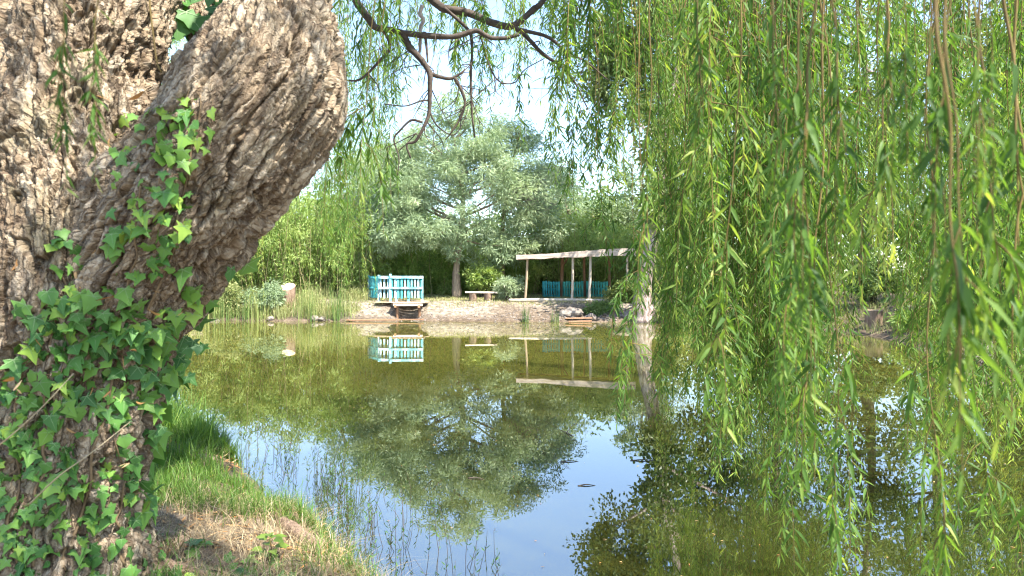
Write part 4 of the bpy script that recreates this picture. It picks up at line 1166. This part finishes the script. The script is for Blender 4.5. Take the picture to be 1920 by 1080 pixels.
def bush(label, px, py, Y, rx, ry, leaf, n, L, W, mean=.5, rad=.3, per=70):
    s = Y / FPX; g = G(px, Y)
    root = empty('bush', label, 'bush', 'bushes on the far bank', loc=tuple(g))
    bl = [blob(px, py, Y, rx * .75, ry * .75, rx * s * .7)] + [blob(px + rng.normal(0, rx * .4), py + rng.normal(0, ry * .35), Y + rng.normal(0, .15), rx * .45, ry * .4, rx * s * .4) for _ in range(4)]
    cl = clumps(bl, n)
    cl[:, 2] = np.maximum(cl[:, 2], g[2] + .1)
    build('foliage', [foliage(cl, per, rad, L, W, mean)], [M[leaf]], root, False)
    parts = []
    for q in cl[:14]:
        v, f = tube([g + rng.normal(0, .06, 3) * [1, 1, 0], (g + q) / 2 + rng.normal(0, .08, 3), q], [.02, .012, .005], 4, 8, cap=False); parts.append((v, f, 0, None))
    build('stem', parts, [M['twig']], root); place_parts(root)


bush('yellow-green bush behind the plank bench', 905, 520, 35.2, 34, 40, 'bamboo_leaf', 60, .16, .05, .75)
bush('silvery low bush between bench and shelter', 950, 540, 33.6, 28, 26, 'silver_leaf', 50, .16, .035, .6)
bush('grey-green bush at the right front corner of the shelter', 1178, 545, 32.6, 25, 28, 'round_leaf', 55, .13, .06, .6)
bush('dark leafy bush on the bank edge below the shelter', 1118, 580, 31.3, 32, 13, 'wood_leaf', 40, .12, .05, .45, .2)
bush('pale green bush beside the tall log on the left bank', 503, 560, 31.8, 34, 36, 'silver_leaf', 55, .14, .05, .45)
bush('yellowish bush at the waterline behind the leaning bough', 420, 560, 31.8, 48, 42, 'weed_leaf', 70, .15, .05, .5)
bush('green bush at the foot of the pale leaning trunk', 1265, 585, 29.8, 40, 22, 'wood_leaf', 50, .13, .05, .5)
bush('bright low bush beside the right-hand stump', 1722, 602, 21.5, 44, 34, 'bamboo_leaf', 60, .14, .05, .7)
bush('green bush behind the right-hand stump', 1640, 520, 26.5, 80, 42, 'wood_leaf', 80, .14, .06, .5)
bush('low bush near the twig heap at the right edge', 1900, 610, 15.5, 60, 60, 'weed_leaf', 70, .11, .035, .6)


# weeds and thin grass on the far bank
def far_points(n, x0, x1, Y0, Y1, sdmin=.05):
    px = rng.uniform(x0, x1, n); y = rng.uniform(Y0, Y1, n); x = (px - CX) / FPX * y
    sd = pond_sd(x, y); k = sd > sdmin
    x, y, sd, px = x[k], y[k], sd[k], px[k]
    return np.stack([x, y, height(x, y, sd)], 1), sd, px


p, sd, px = far_points(12000, 340, 690, 30.9, 35.5)
k = rng.random(len(p)) < sstep(-.5, .4, fbm(p * np.array([1, 1, 0]), 3, 8) + .15)
q = p[k]; n = len(q)
v, f, m = blades(q, rng.uniform(.12, .8, n) * (1 + .5 * (rng.random(n) < .12)), rng.uniform(.01, .022, n), rng.uniform(.1, .9, n))
parts = [(v, f, 0, np.repeat(np.clip(rng.normal(.62, .25, n), 0, 1), m))]
cl = q[rng.choice(n, 200)] + np.stack([0 * np.zeros(200), np.zeros(200), rng.uniform(.1, .5, 200)], 1)
parts.append(foliage(cl, 34, .24, .1, .03, .55))
tag(build('shore_weeds', parts, [M['weed_leaf']], None, False), 'pale weeds and grasses covering the left far bank', 'weeds', kind='stuff')
p, sd, px = far_points(15000, 690, 1330, 32.3, 37, .2)
keep = (rng.random(len(p)) < sstep(.9, 2.3, sd)) & ~((p[:, 0] > -5.6) & (p[:, 0] < -3.8) & (p[:, 1] < 33.6))
q = p[keep]; n = len(q)
v, f, m = blades(q, rng.uniform(.04, .16, n), rng.uniform(.012, .022, n), rng.uniform(.2, 1.2, n), 3)
tag(build('bank_turf', [(v, f, 0, np.repeat(np.clip(rng.normal(.72, .25, n), 0, 1), m))], [M['weed_leaf']], None, False), 'thin yellow-green turf along the top of the far bank', 'grass', kind='stuff')
p, sd, px = far_points(42000, 1300, 1990, 10, 34, .1)
q = p[rng.random(len(p)) < sstep(-.3, .5, fbm(p * np.array([.7, .7, 0]), 3, 18) + .3) * sstep(12, 3, sd)]; n = len(q)
v, f, m = blades(q, rng.uniform(.08, .4, n), rng.uniform(.008, .018, n), rng.uniform(.2, 1, n), 3)
tag(build('right_bank_grass', [(v, f, 0, np.repeat(np.clip(rng.normal(.6, .25, n), 0, 1), m))], [M['weed_leaf']], None, False).data, None)
bpy.data.objects['right_bank_grass'].name = 'meadow_grass'
tag(bpy.data.objects['meadow_grass'], 'sunlit tufty grass on the right bank seen through the willow curtain', 'grass', kind='stuff')


p, sd, px = far_points(9000, 600, 1300, 30.2, 33.6, .02)
q = p[rng.random(len(p)) < .55 * sstep(2.4, .3, sd)]; n = len(q)
oc = np.array([[1, 0, 0], [0, 1, 0], [-1, 0, 0], [0, -1, 0], [0, 0, .8], [0, 0, -.6]], float)
sz = .018 + .05 * rng.random(n) ** 3
v = (q[:, None] + oc[None] * rng.uniform(.6, 1.3, (n, 6, 1)) * sz[:, None, None]).reshape(-1, 3); k = np.arange(n)[:, None] * 6
f = np.vstack([k + np.array(t) for t in ((0, 1, 4), (1, 2, 4), (2, 3, 4), (3, 0, 4), (1, 0, 5), (2, 1, 5), (3, 2, 5), (0, 3, 5))])
tag(build('pebbles', [(v, f, 0, None)], [M['stone']], None, False), 'small stones and clods strewn over the pale far bank', 'pebbles', kind='stuff')


def reeds(label, px, Y, n, h, sx, mean):
    x0 = P(px, 0, Y)[0]; b = np.stack([x0 + rng.normal(0, sx, n), Y + rng.normal(0, sx * .7, n)], 1)
    z = np.maximum(height(b[:, 0], b[:, 1]), -.05)
    v, f, m = blades(np.column_stack([b, z]), rng.uniform(.5, 1, n) * h, rng.uniform(.012, .022, n), rng.uniform(.03, .35, n), 5)
    tag(build('reed_clump', [(v, f, 0, np.repeat(np.clip(rng.normal(mean, .2, n), 0, 1), m))], [M['reed']], None, False), label, 'reeds', 'reed clumps along the far shore')


reeds('dark green reed clump at the waterline below the shelter left post', 986, 30.55, 34, 1.0, .09, .15)
reeds('smaller green reed clump at the waterline below the middle of the shelter', 1040, 30.4, 26, .85, .09, .25)
reeds('tall pale green reed clump at the shore left of the teal railing', 634, 30.95, 70, 1.9, .22, .5)
reeds('tall yellow reed clump at the shore right of the pale leaning trunk', 1308, 28.6, 80, 1.7, .25, .85)
reeds('green reeds at the shore in front of the yellow-green bamboo', 445, 31, 60, 1.3, .3, .5)
reeds('tall wispy pale reeds at the shore beside the leaning bough', 400, 31.1, 90, 2.0, .32, .75)
reeds('tall wispy pale reeds in front of the pale green bush', 480, 31.0, 70, 1.7, .26, .8)
reeds('tall wispy pale reeds right of the upright log', 580, 31.1, 90, 1.9, .32, .75)
reeds('loose reeds right of the yellow reed clump', 1350, 27.8, 50, 1.2, .3, .6)


# ------------------------------------------------------------------ teal railing, jetty, bench, shelter, pallets
def railing():
    A, B, C, D = np.array([-6.72, 35.0]), np.array([-5.95, 33.35]), np.array([-5.42, 33.15]), np.array([-3.93, 33.1])
    zt, zb, g = 1.90, .93, .60
    r = empty('picket_railing', 'worn teal and white picket railing standing on the little jetty', 'railing', loc=(-5.4, 33.1, .7))
    for (a, b, n, mat) in ((A, B, 9, 'teal'), (B, C, 3, 'teal_pale'), (C, D, 10, 'teal_pale')):
        d = b - a; L = np.linalg.norm(d); rz = math.atan2(d[1], d[0]); nrm = np.array([d[1], -d[0]]) / L
        for z, hh in ((zt - .06, .115), (1.36, .10)):
            c = (a + b) / 2 + nrm * .03
            v, f = box(c[0], c[1], z, L, .03, hh, rz, jitter=.003); build('rail', [(v, f, 0, None)], [M[mat]], r)
        for k in range(n):
            q = a + d * (k + .5) / n
            v, f = box(q[0], q[1], (zt + zb) / 2 - .04 + rng.normal(0, .008), .088, .022, zt - zb - .05, rz, jitter=.003)
            build('picket', [(v, f, 0, None)], [M[mat if rng.random() > .25 or mat == 'teal' else 'teal_blue']], r)
    for q, top in ((A, zt + .06), (B, zt + .05), (C + [.02, -.04], zt + .09), ((C * .8 + D * .2), zt - .1), ((C * .45 + D * .55), zt - .1), (D - [.06, 0], zt - .01)):
        v, f = box(q[0], q[1] + .05, (top + g) / 2, .10, .08, top - g, 0, jitter=.003); build('post', [(v, f, 0, None)], [M['teal_pale']], r)
    place_parts(r)


railing()


def jetty():
    r = empty('jetty', 'small weathered plank jetty under the teal railing', 'jetty', loc=(-4.8, 32.4, .5))
    for k in range(9):
        y = 31.75 + k * .205
        v, f = box(-4.85 + rng.normal(0, .03), y, .745 + rng.normal(0, .004), 2.35 if y > 32.5 else 1.35 + rng.normal(0, .05), .185, .035, rng.normal(0, .01), jitter=.004)
        if y <= 32.5: v[:, 0] += .42
        build('plank', [(v, f, 0, None)], [M['post_wood']], r)
    v, f = box(-4.42, 31.68, .66, 1.25, .05, .10, .01, jitter=.004); build('front_board', [(v, f, 0, None)], [M['pale_wood']], r)
    for x in (-4.95, -3.95):
        v, f = box(x, 32.3, .60, .09, 1.4, .12, 0, jitter=.004); build('beam', [(v, f, 0, None)], [M['brown_wood']], r)
    for x in (-4.9, -3.95):
        v, f = tube([(x, 31.85, -.3), (x, 31.85, .64)], .06, 8, 6); build('leg', [(v, f, 0, None)], [M['brown_wood']], r)
    place_parts(r)


jetty()


def log_geo(x, y, z0, z1, r, tilt=(0, 0), n=18, seed=0):
    """upright log: bumpy bark sides plus a cut top"""
    th = np.arange(n) / n * 2 * np.pi; rows = []
    rr = r * (1 + .10 * np.sin(th * 3 + seed) + rng.normal(0, .03, n))
    K = 7
    for k in range(K):
        t = k / (K - 1); q = rr * (1.12 - .12 * min(t * 3, 1)) * (1 + rng.normal(0, .02, n))
        z = z0 + (z1 - z0) * t + t * (np.cos(th) * tilt[0] + np.sin(th) * tilt[1])
        rows.append(np.stack([x + np.cos(th) * q, y + np.sin(th) * q, z], 1))
    side = np.vstack(rows)
    k = np.arange(K - 1)[:, None] * n; j = np.arange(n)[None]; j2 = (j + 1) % n
    f = np.stack([k + j, k + j2, k + n + j2, k + n + j], -1).reshape(-1, 4)
    top = np.vstack([rows[-1] * 1.0, rows[-1] * .0 + (rows[-1] - [x, y, 0]) * [.6, .6, 1] + [x, y, 0], rows[-1].mean(0, keepdims=True)])
    top[n:2 * n, 2] += .006; top[-1, 2] += .006
    jj = np.arange(n); q2 = (jj + 1) % n
    tf = [np.stack([jj, q2, n + q2, n + jj], 1), np.stack([n + jj, n + q2, np.full(n, 2 * n)], 1)]
    return (side, f), (top, tf)


def stump(label, px, Y, r, h, tilt, name='stump', cat='tree stump'):
    x = P(px, 0, Y)[0]; g = hz(x, Y)
    o = empty(name, label, cat, loc=(x, Y, g))
    (a, fa), (b, fb) = log_geo(x, Y, g - .08, g + h, r, tilt)
    build('bark', [(a, fa, 0, None)], [M['stump_bark']], o); build('cut_face', [(b, fb, 0, None)], [M['cut_wood']], o, False)
    place_parts(o)


stump('thick upright log with a slanting orange cut face among weeds on the left bank', 540, 32.4, .30, .92, (0, .16))
stump('short round stump with a bright flat top on the right bank clearing', 1640, 23.6, .25, .50, (0, 0))


def bench():
    x0, x1, Y = -2.08, -.66, 33.3; g = hz(-1.4, Y)
    o = empty('plank_bench', 'low bench of one pale plank on two log blocks', 'bench', loc=((x0 + x1) / 2, Y, g))
    v, f = box((x0 + x1) / 2, Y, g + .40, x1 - x0, .36, .07, .01, .012, .012, .006); build('seat', [(v, f, 0, None)], [M['pale_wood']], o)
    for x in (-1.73, -1.06):
        (a, fa), (b, fb) = log_geo(x, Y, g - .05, g + .362, .17, (0, 0), seed=x)
        build('leg', [(a, fa, 0, None), (b, fb, 1, None)], [M['stump_bark'], M['cut_wood']], o)
    place_parts(o)


bench()


def shelter():
    o = empty('wooden_shelter', 'open wooden shelter with a flat sloping roof on thin posts', 'shelter', loc=(2.8, 34.5, .7))
    # roof: long boards laid side by side, sagging a little
    parts = []
    xs = np.linspace(.18, 5.45, 26)
    for k in range(9):
        y0 = 33.0 + k * .36; y1 = y0 + .35
        zl = 2.75 + .29 * sstep(0, 1, (xs - .18) / 5.27) + .02 * np.sin(xs * 2.3 + k) + rng.normal(0, .008, len(xs)) + .015 * k
        th = .05
        v = np.vstack([np.stack([xs, np.full_like(xs, yy), zl + dz], 1) for yy, dz in ((y0, 0), (y1, 0), (y1, th), (y0, th))]); n = len(xs)
        i = np.arange(n - 1)[:, None]
        f = np.vstack([i + np.array([a * n, a * n + 1, b * n + 1, b * n]) for a, b in ((0, 1), (1, 2), (2, 3), (3, 0))])
        e = np.array([[0, n, 2 * n, 3 * n], [n - 1, 4 * n - 1, 3 * n - 1, 2 * n - 1]])
        parts.append((v, [f, e], 0, None))
    build('roof', parts, [M['roof_wood']], o, False)
    # front fascia: a waney-edged board, deeper to the right
    top = 2.78 + .30 * sstep(0, 1, (xs - .18) / 5.27) + .012 * np.sin(xs * 3) + .03; dep = np.interp(xs, [.18, 1.6, 3, 5.45], [.19, .17, .25, .34]) + rng.normal(0, .012, len(xs))
    n = len(xs)
    v = np.vstack([np.stack([xs, np.full_like(xs, yy), zz], 1) for yy, zz in ((32.94, top - dep), (32.985, top - dep), (32.985, top), (32.94, top))]); i = np.arange(n - 1)[:, None]
    f = np.vstack([i + np.array([a * n, b * n, b * n + 1, a * n + 1]) for a, b in ((0, 1), (1, 2), (2, 3), (3, 0))])
    e = np.array([[0, n, 2 * n, 3 * n], [n - 1, 4 * n - 1, 3 * n - 1, 2 * n - 1]])
    build('fascia', [(v, [f, e], 0, None)], [M['roof_wood']], o, False)
    for xt, xb, Y, yt, r, mat in ((989, 984, 33.2, 486, .055, 'post_wood'), (1074, 1072, 33.2, 482, .055, 'pale_wood'), (1107, 1104, 33.2, 482, .062, 'pale_wood'), (1176, 1176, 33.2, 478, .05, 'pale_wood'),
                                  (1055, 1053, 35.4, 484, .085, 'brown_wood'), (1095, 1097, 35.5, 484, .07, 'brown_wood'), (1142, 1143, 35.4, 480, .07, 'brown_wood')):
        a = P(xb, 0, Y); a[2] = hz(a[0], Y) - .1; b = P(xt, yt, Y); b[2] = 2.75 + .29 * float(sstep(0, 1, np.array((b[0] - .18) / 5.27))) - .02
        v, f = tube([a, (a + b) / 2 + [rng.normal(0, .015), 0, 0], b], [r * 1.08, r, r * .92], 9, 14, bumpy=.05)
        build('post', [(v, f, 0, None)], [M[mat]], o)
    q = P(1055, 0, 35.3)
    v, f = tube([(q[0] + .02, 35.3, 2.42), (q[0] + .28, 35.3, 2.82)], .035, 6, 5); build('brace', [(v, f, 0, None)], [M['brown_wood']], o)
    for Y in (33.2, 35.45):
        v, f = box(2.8, Y, 2.83 if Y < 34 else 2.86, 5.1, .07, .11, 0, .01, -.058, .01); build('beam', [(v, f, 0, None)], [M['brown_wood']], o)
    place_parts(o)


shelter()
g = hz(2, 33.0)
v, f = tube([(-.15, 33.0, g + .05), (1.2, 32.98, g + .065), (2.8, 33.0, g + .06), (4.35, 32.95, g + .04)], [.075, .085, .08, .07], 10, 26, bumpy=.06)
tag(build('sill_log', [(v, f, 0, None)], [M['pale_wood']]), 'long pale log lying along the front of the shelter', 'log')

for x0, x1, n, mat, lab in ((1017, 1050, 7, 'teal_blue', 'blue-teal slatted pallet panel left of the thick brown post'), (1055, 1094, 8, 'teal_dark', 'green-teal slatted pallet panel between the two thick brown posts'), (1099, 1140, 8, 'teal_dark', 'green-teal slatted pallet panel at the right end of the shelter')):
    Y = 35.15; a, b = P(x0, 0, Y)[0], P(x1, 0, Y)[0]; g = hz((a + b) / 2, Y); zb, zt = g + .04, 1.66
    o = empty('pallet_panel', lab, 'fence panel', 'teal pallet panels in the shelter', loc=((a + b) / 2, Y, g))
    for k in range(n):
        x = a + (b - a) * (k + .5) / n; w = (b - a) / n * .66
        v, f = box(x, Y, (zb + zt) / 2 + rng.normal(0, .012), w * (1.5 if k in (0, n - 1) else 1), .022, zt - zb, rng.normal(0, .01), jitter=.003); build('slat', [(v, f, 0, None)], [M[mat]], o)
    for z in (zb + .06, (zb + zt) / 2, zt - .10):
        v, f = box((a + b) / 2, Y + .055, z, b - a, .08, .11, 0, jitter=.003); build('rail', [(v, f, 0, None)], [M[mat]], o)
    place_parts(o)

# boards and rocks on the far waterline
for pts, lab in (([(650, 600, 30.75), (720, 599, 30.75), (795, 599, 30.7)], 'long thin board lying at the waterline below the teal railing'), ([(1060, 597, 30.55), (1112, 596, 30.4)], 'upper of two boards at the waterline below the shelter'), ([(1066, 603, 30.2), (1110, 602, 30.1)], 'lower of two boards at the waterline below the shelter')):
    q = [P(*a) for a in pts]; a, b = q[0], q[-1]; L = np.linalg.norm(b - a)
    v, f = box(*((a + b) / 2), L, .14, .05, math.atan2(b[1] - a[1], b[0] - a[0]), .008, -math.atan2(b[2] - a[2], L), .006)
    tag(build('waterline_board', [(v, f, 0, None)], [M['brown_wood']]), lab, 'board', 'boards at the waterline')


def rock(px, Y, r, lab):
    n1, n2 = 9, 14
    u = np.linspace(.02, np.pi - .02, n1); w = np.arange(n2) / n2 * 2 * np.pi
    d = np.stack([np.sin(u)[:, None] * np.cos(w), np.sin(u)[:, None] * np.sin(w), np.cos(u)[:, None] + 0 * w], -1).reshape(-1, 3)
    x = P(px, 0, Y)[0]; z = hz(x, Y)
    rr = r * (1 + .3 * fbm(d * 1.7 + px, 3, int(px)))
    v = d * rr[:, None] * [1.25, 1, .75] + [x, Y, z + r * .3]
    k = np.arange(n1 - 1)[:, None] * n2; j = np.arange(n2)[None]; j2 = (j + 1) % n2
    f = np.stack([k + j, k + n2 + j, k + n2 + j2, k + j2], -1).reshape(-1, 4)
    tag(build('rock', [(v, f, 0, None)], [M['stone']], None, False), lab, 'rock', 'rocks on the far shore')


rock(590, 31.05, .17, 'pale rock at the waterline left of the tall pale reeds')
rock(604, 31.05, .12, 'small dark rock beside the pale waterline rock')
rock(1062, 31.1, .24, 'brown boulder above the waterline boards below the shelter')
rock(1077, 31.2, .30, 'larger brown boulder just right of another below the shelter')
rock(1108, 30.7, .20, 'small rock at the right end of the waterline boards')
rock(508, 31.1, .12, 'dark rock at the waterline below the pale green bush')
rock(1180, 30.6, .24, 'rock on the bank left of the pale leaning trunk')
rock(402, 31.1, .16, 'pale rock at the waterline close to the leaning bough')

# heap of dead twigs on the right bank
c = P(1888, 668, 14.4); c[2] = hz(c[0], c[1]); parts = []
for _ in range(150):
    a = c + rng.normal(0, 1, 3) * [.3, .25, 0] + [0, 0, rng.uniform(0, .35)]; d = rnd_dirs(1)[0] * [1, 1, .5] * rng.uniform(.15, .4)
    v, f = tube([a - d, a + rng.normal(0, .05, 3), a + d], [.008, .007, .003], 4, 6, cap=False); parts.append((v, f, 0, None))
tag(build('twig_heap', parts, [M['grey_twig']]), 'tangled heap of dead grey twigs at the right water edge', 'twig heap')

# twigs and leaves drifting on the pond
for (x, y, L, a, lab) in ((1062, 812, .35, 1.9, 'forked twig sticking out of the water near the middle of the pond'), (1068, 866, .16, .1, 'short twig floating right of the silvery reflection'), (893, 898, .14, -.3, 'pale floating leaf over the reflection of the silvery tree'), (1100, 911, .14, .05, 'dark floating twig in the open sky reflection'), (1205, 864, .22, .0, 'thin floating stick at the left edge of the willow curtain')):
    q = P(x, y, CH * FPX / (y - HY)); d = np.array([math.cos(a), math.sin(a), 0]) * L / 2; parts = []
    v, f = tube([q - d, q + [0, .01, .008], q + d], [.006, .005, .002], 5, 8); parts.append((v, f, 0, None))
    if L > .3:
        v, f = tube([q, q + [.06, .02, .07], q + [.12, .03, .1]], [.004, .002], 4, 6); parts.append((v, f, 0, None))
    tag(build('floating_twig', parts, [M['twig']]), lab, 'twig', 'twigs floating on the pond')

n = 1700
x = rng.uniform(-9, 8, n); y = 3.6 + 24 * rng.random(n) ** 1.6; k = pond_sd(x, y) < -.1
x, y = x[k], y[k]; n = len(x); az = rng.uniform(0, 6.28, n)
v, f, m = leaf2(np.stack([x, y, np.full(n, .004)], 1), np.stack([np.cos(az), np.sin(az), 0 * az], 1), np.tile([0, 0, 1.], (n, 1)), rng.uniform(.01, .035, n), rng.uniform(.005, .01, n), fold=.1)
tag(build('floating_flecks', [(v, f, 0, np.repeat(rng.uniform(0, 1, n), m))], [M['dry_leaf']], None, False), 'tiny leaf flecks and dust floating all over the pond', 'flotsam', kind='stuff')

# ------------------------------------------------------------------ light, sky, camera
SUN = Vector((.78, -.62, 0)).normalized(); EL = math.radians(57)
sv = Vector((SUN.x * math.cos(EL), SUN.y * math.cos(EL), math.sin(EL)))
ld = bpy.data.lights.new('sun', 'SUN'); ld.energy = 4.6; ld.angle = math.radians(.5); ld.color = (1, .95, .87)
lo = bpy.data.objects.new('sun', ld); COL.objects.link(lo); lo.rotation_euler = sv.to_track_quat('Z', 'Y').to_euler(); lo.location = (10, -10, 30)
w = bpy.data.worlds.new('World'); SC.world = w; w.use_nodes = True
nt = w.node_tree; nt.nodes.clear()
sk = nt.nodes.new('ShaderNodeTexSky'); sk.sky_type = 'NISHITA'; sk.sun_disc = False; sk.sun_elevation = EL; sk.sun_rotation = math.atan2(SUN.x, SUN.y)
sk.air_density = 1.0; sk.dust_density = .6; sk.ozone_density = 1.2
bg = nt.nodes.new('ShaderNodeBackground'); bg.inputs[1].default_value = .14
wo = nt.nodes.new('ShaderNodeOutputWorld'); nt.links.new(sk.outputs[0], bg.inputs[0]); nt.links.new(bg.outputs[0], wo.inputs[0])

cd = bpy.data.cameras.new('camera'); cd.sensor_width = 36; cd.lens = 36 * FPX / 1920; cd.shift_y = -(540 - HY) / 1920
cd.clip_start = .05; cd.clip_end = 2000
cd.dof.use_dof = True; cd.dof.focus_distance = 8.5; cd.dof.aperture_fstop = 4.0
co = bpy.data.objects.new('camera', cd); COL.objects.link(co); co.location = (0, 0, CH); co.rotation_euler = (math.pi / 2, 0, 0)
SC.camera = co
SC.view_settings.view_transform = 'Standard'; SC.view_settings.look = 'None'; SC.view_settings.exposure = 2.0; SC.view_settings.gamma = 1
SC.cycles.max_bounces = 8; SC.cycles.diffuse_bounces = 4; SC.cycles.glossy_bounces = 3; SC.cycles.transmission_bounces = 4
SC.cycles.use_denoising = True; SC.cycles.filter_width = 1.1
SC.cycles.sample_clamp_indirect = 8
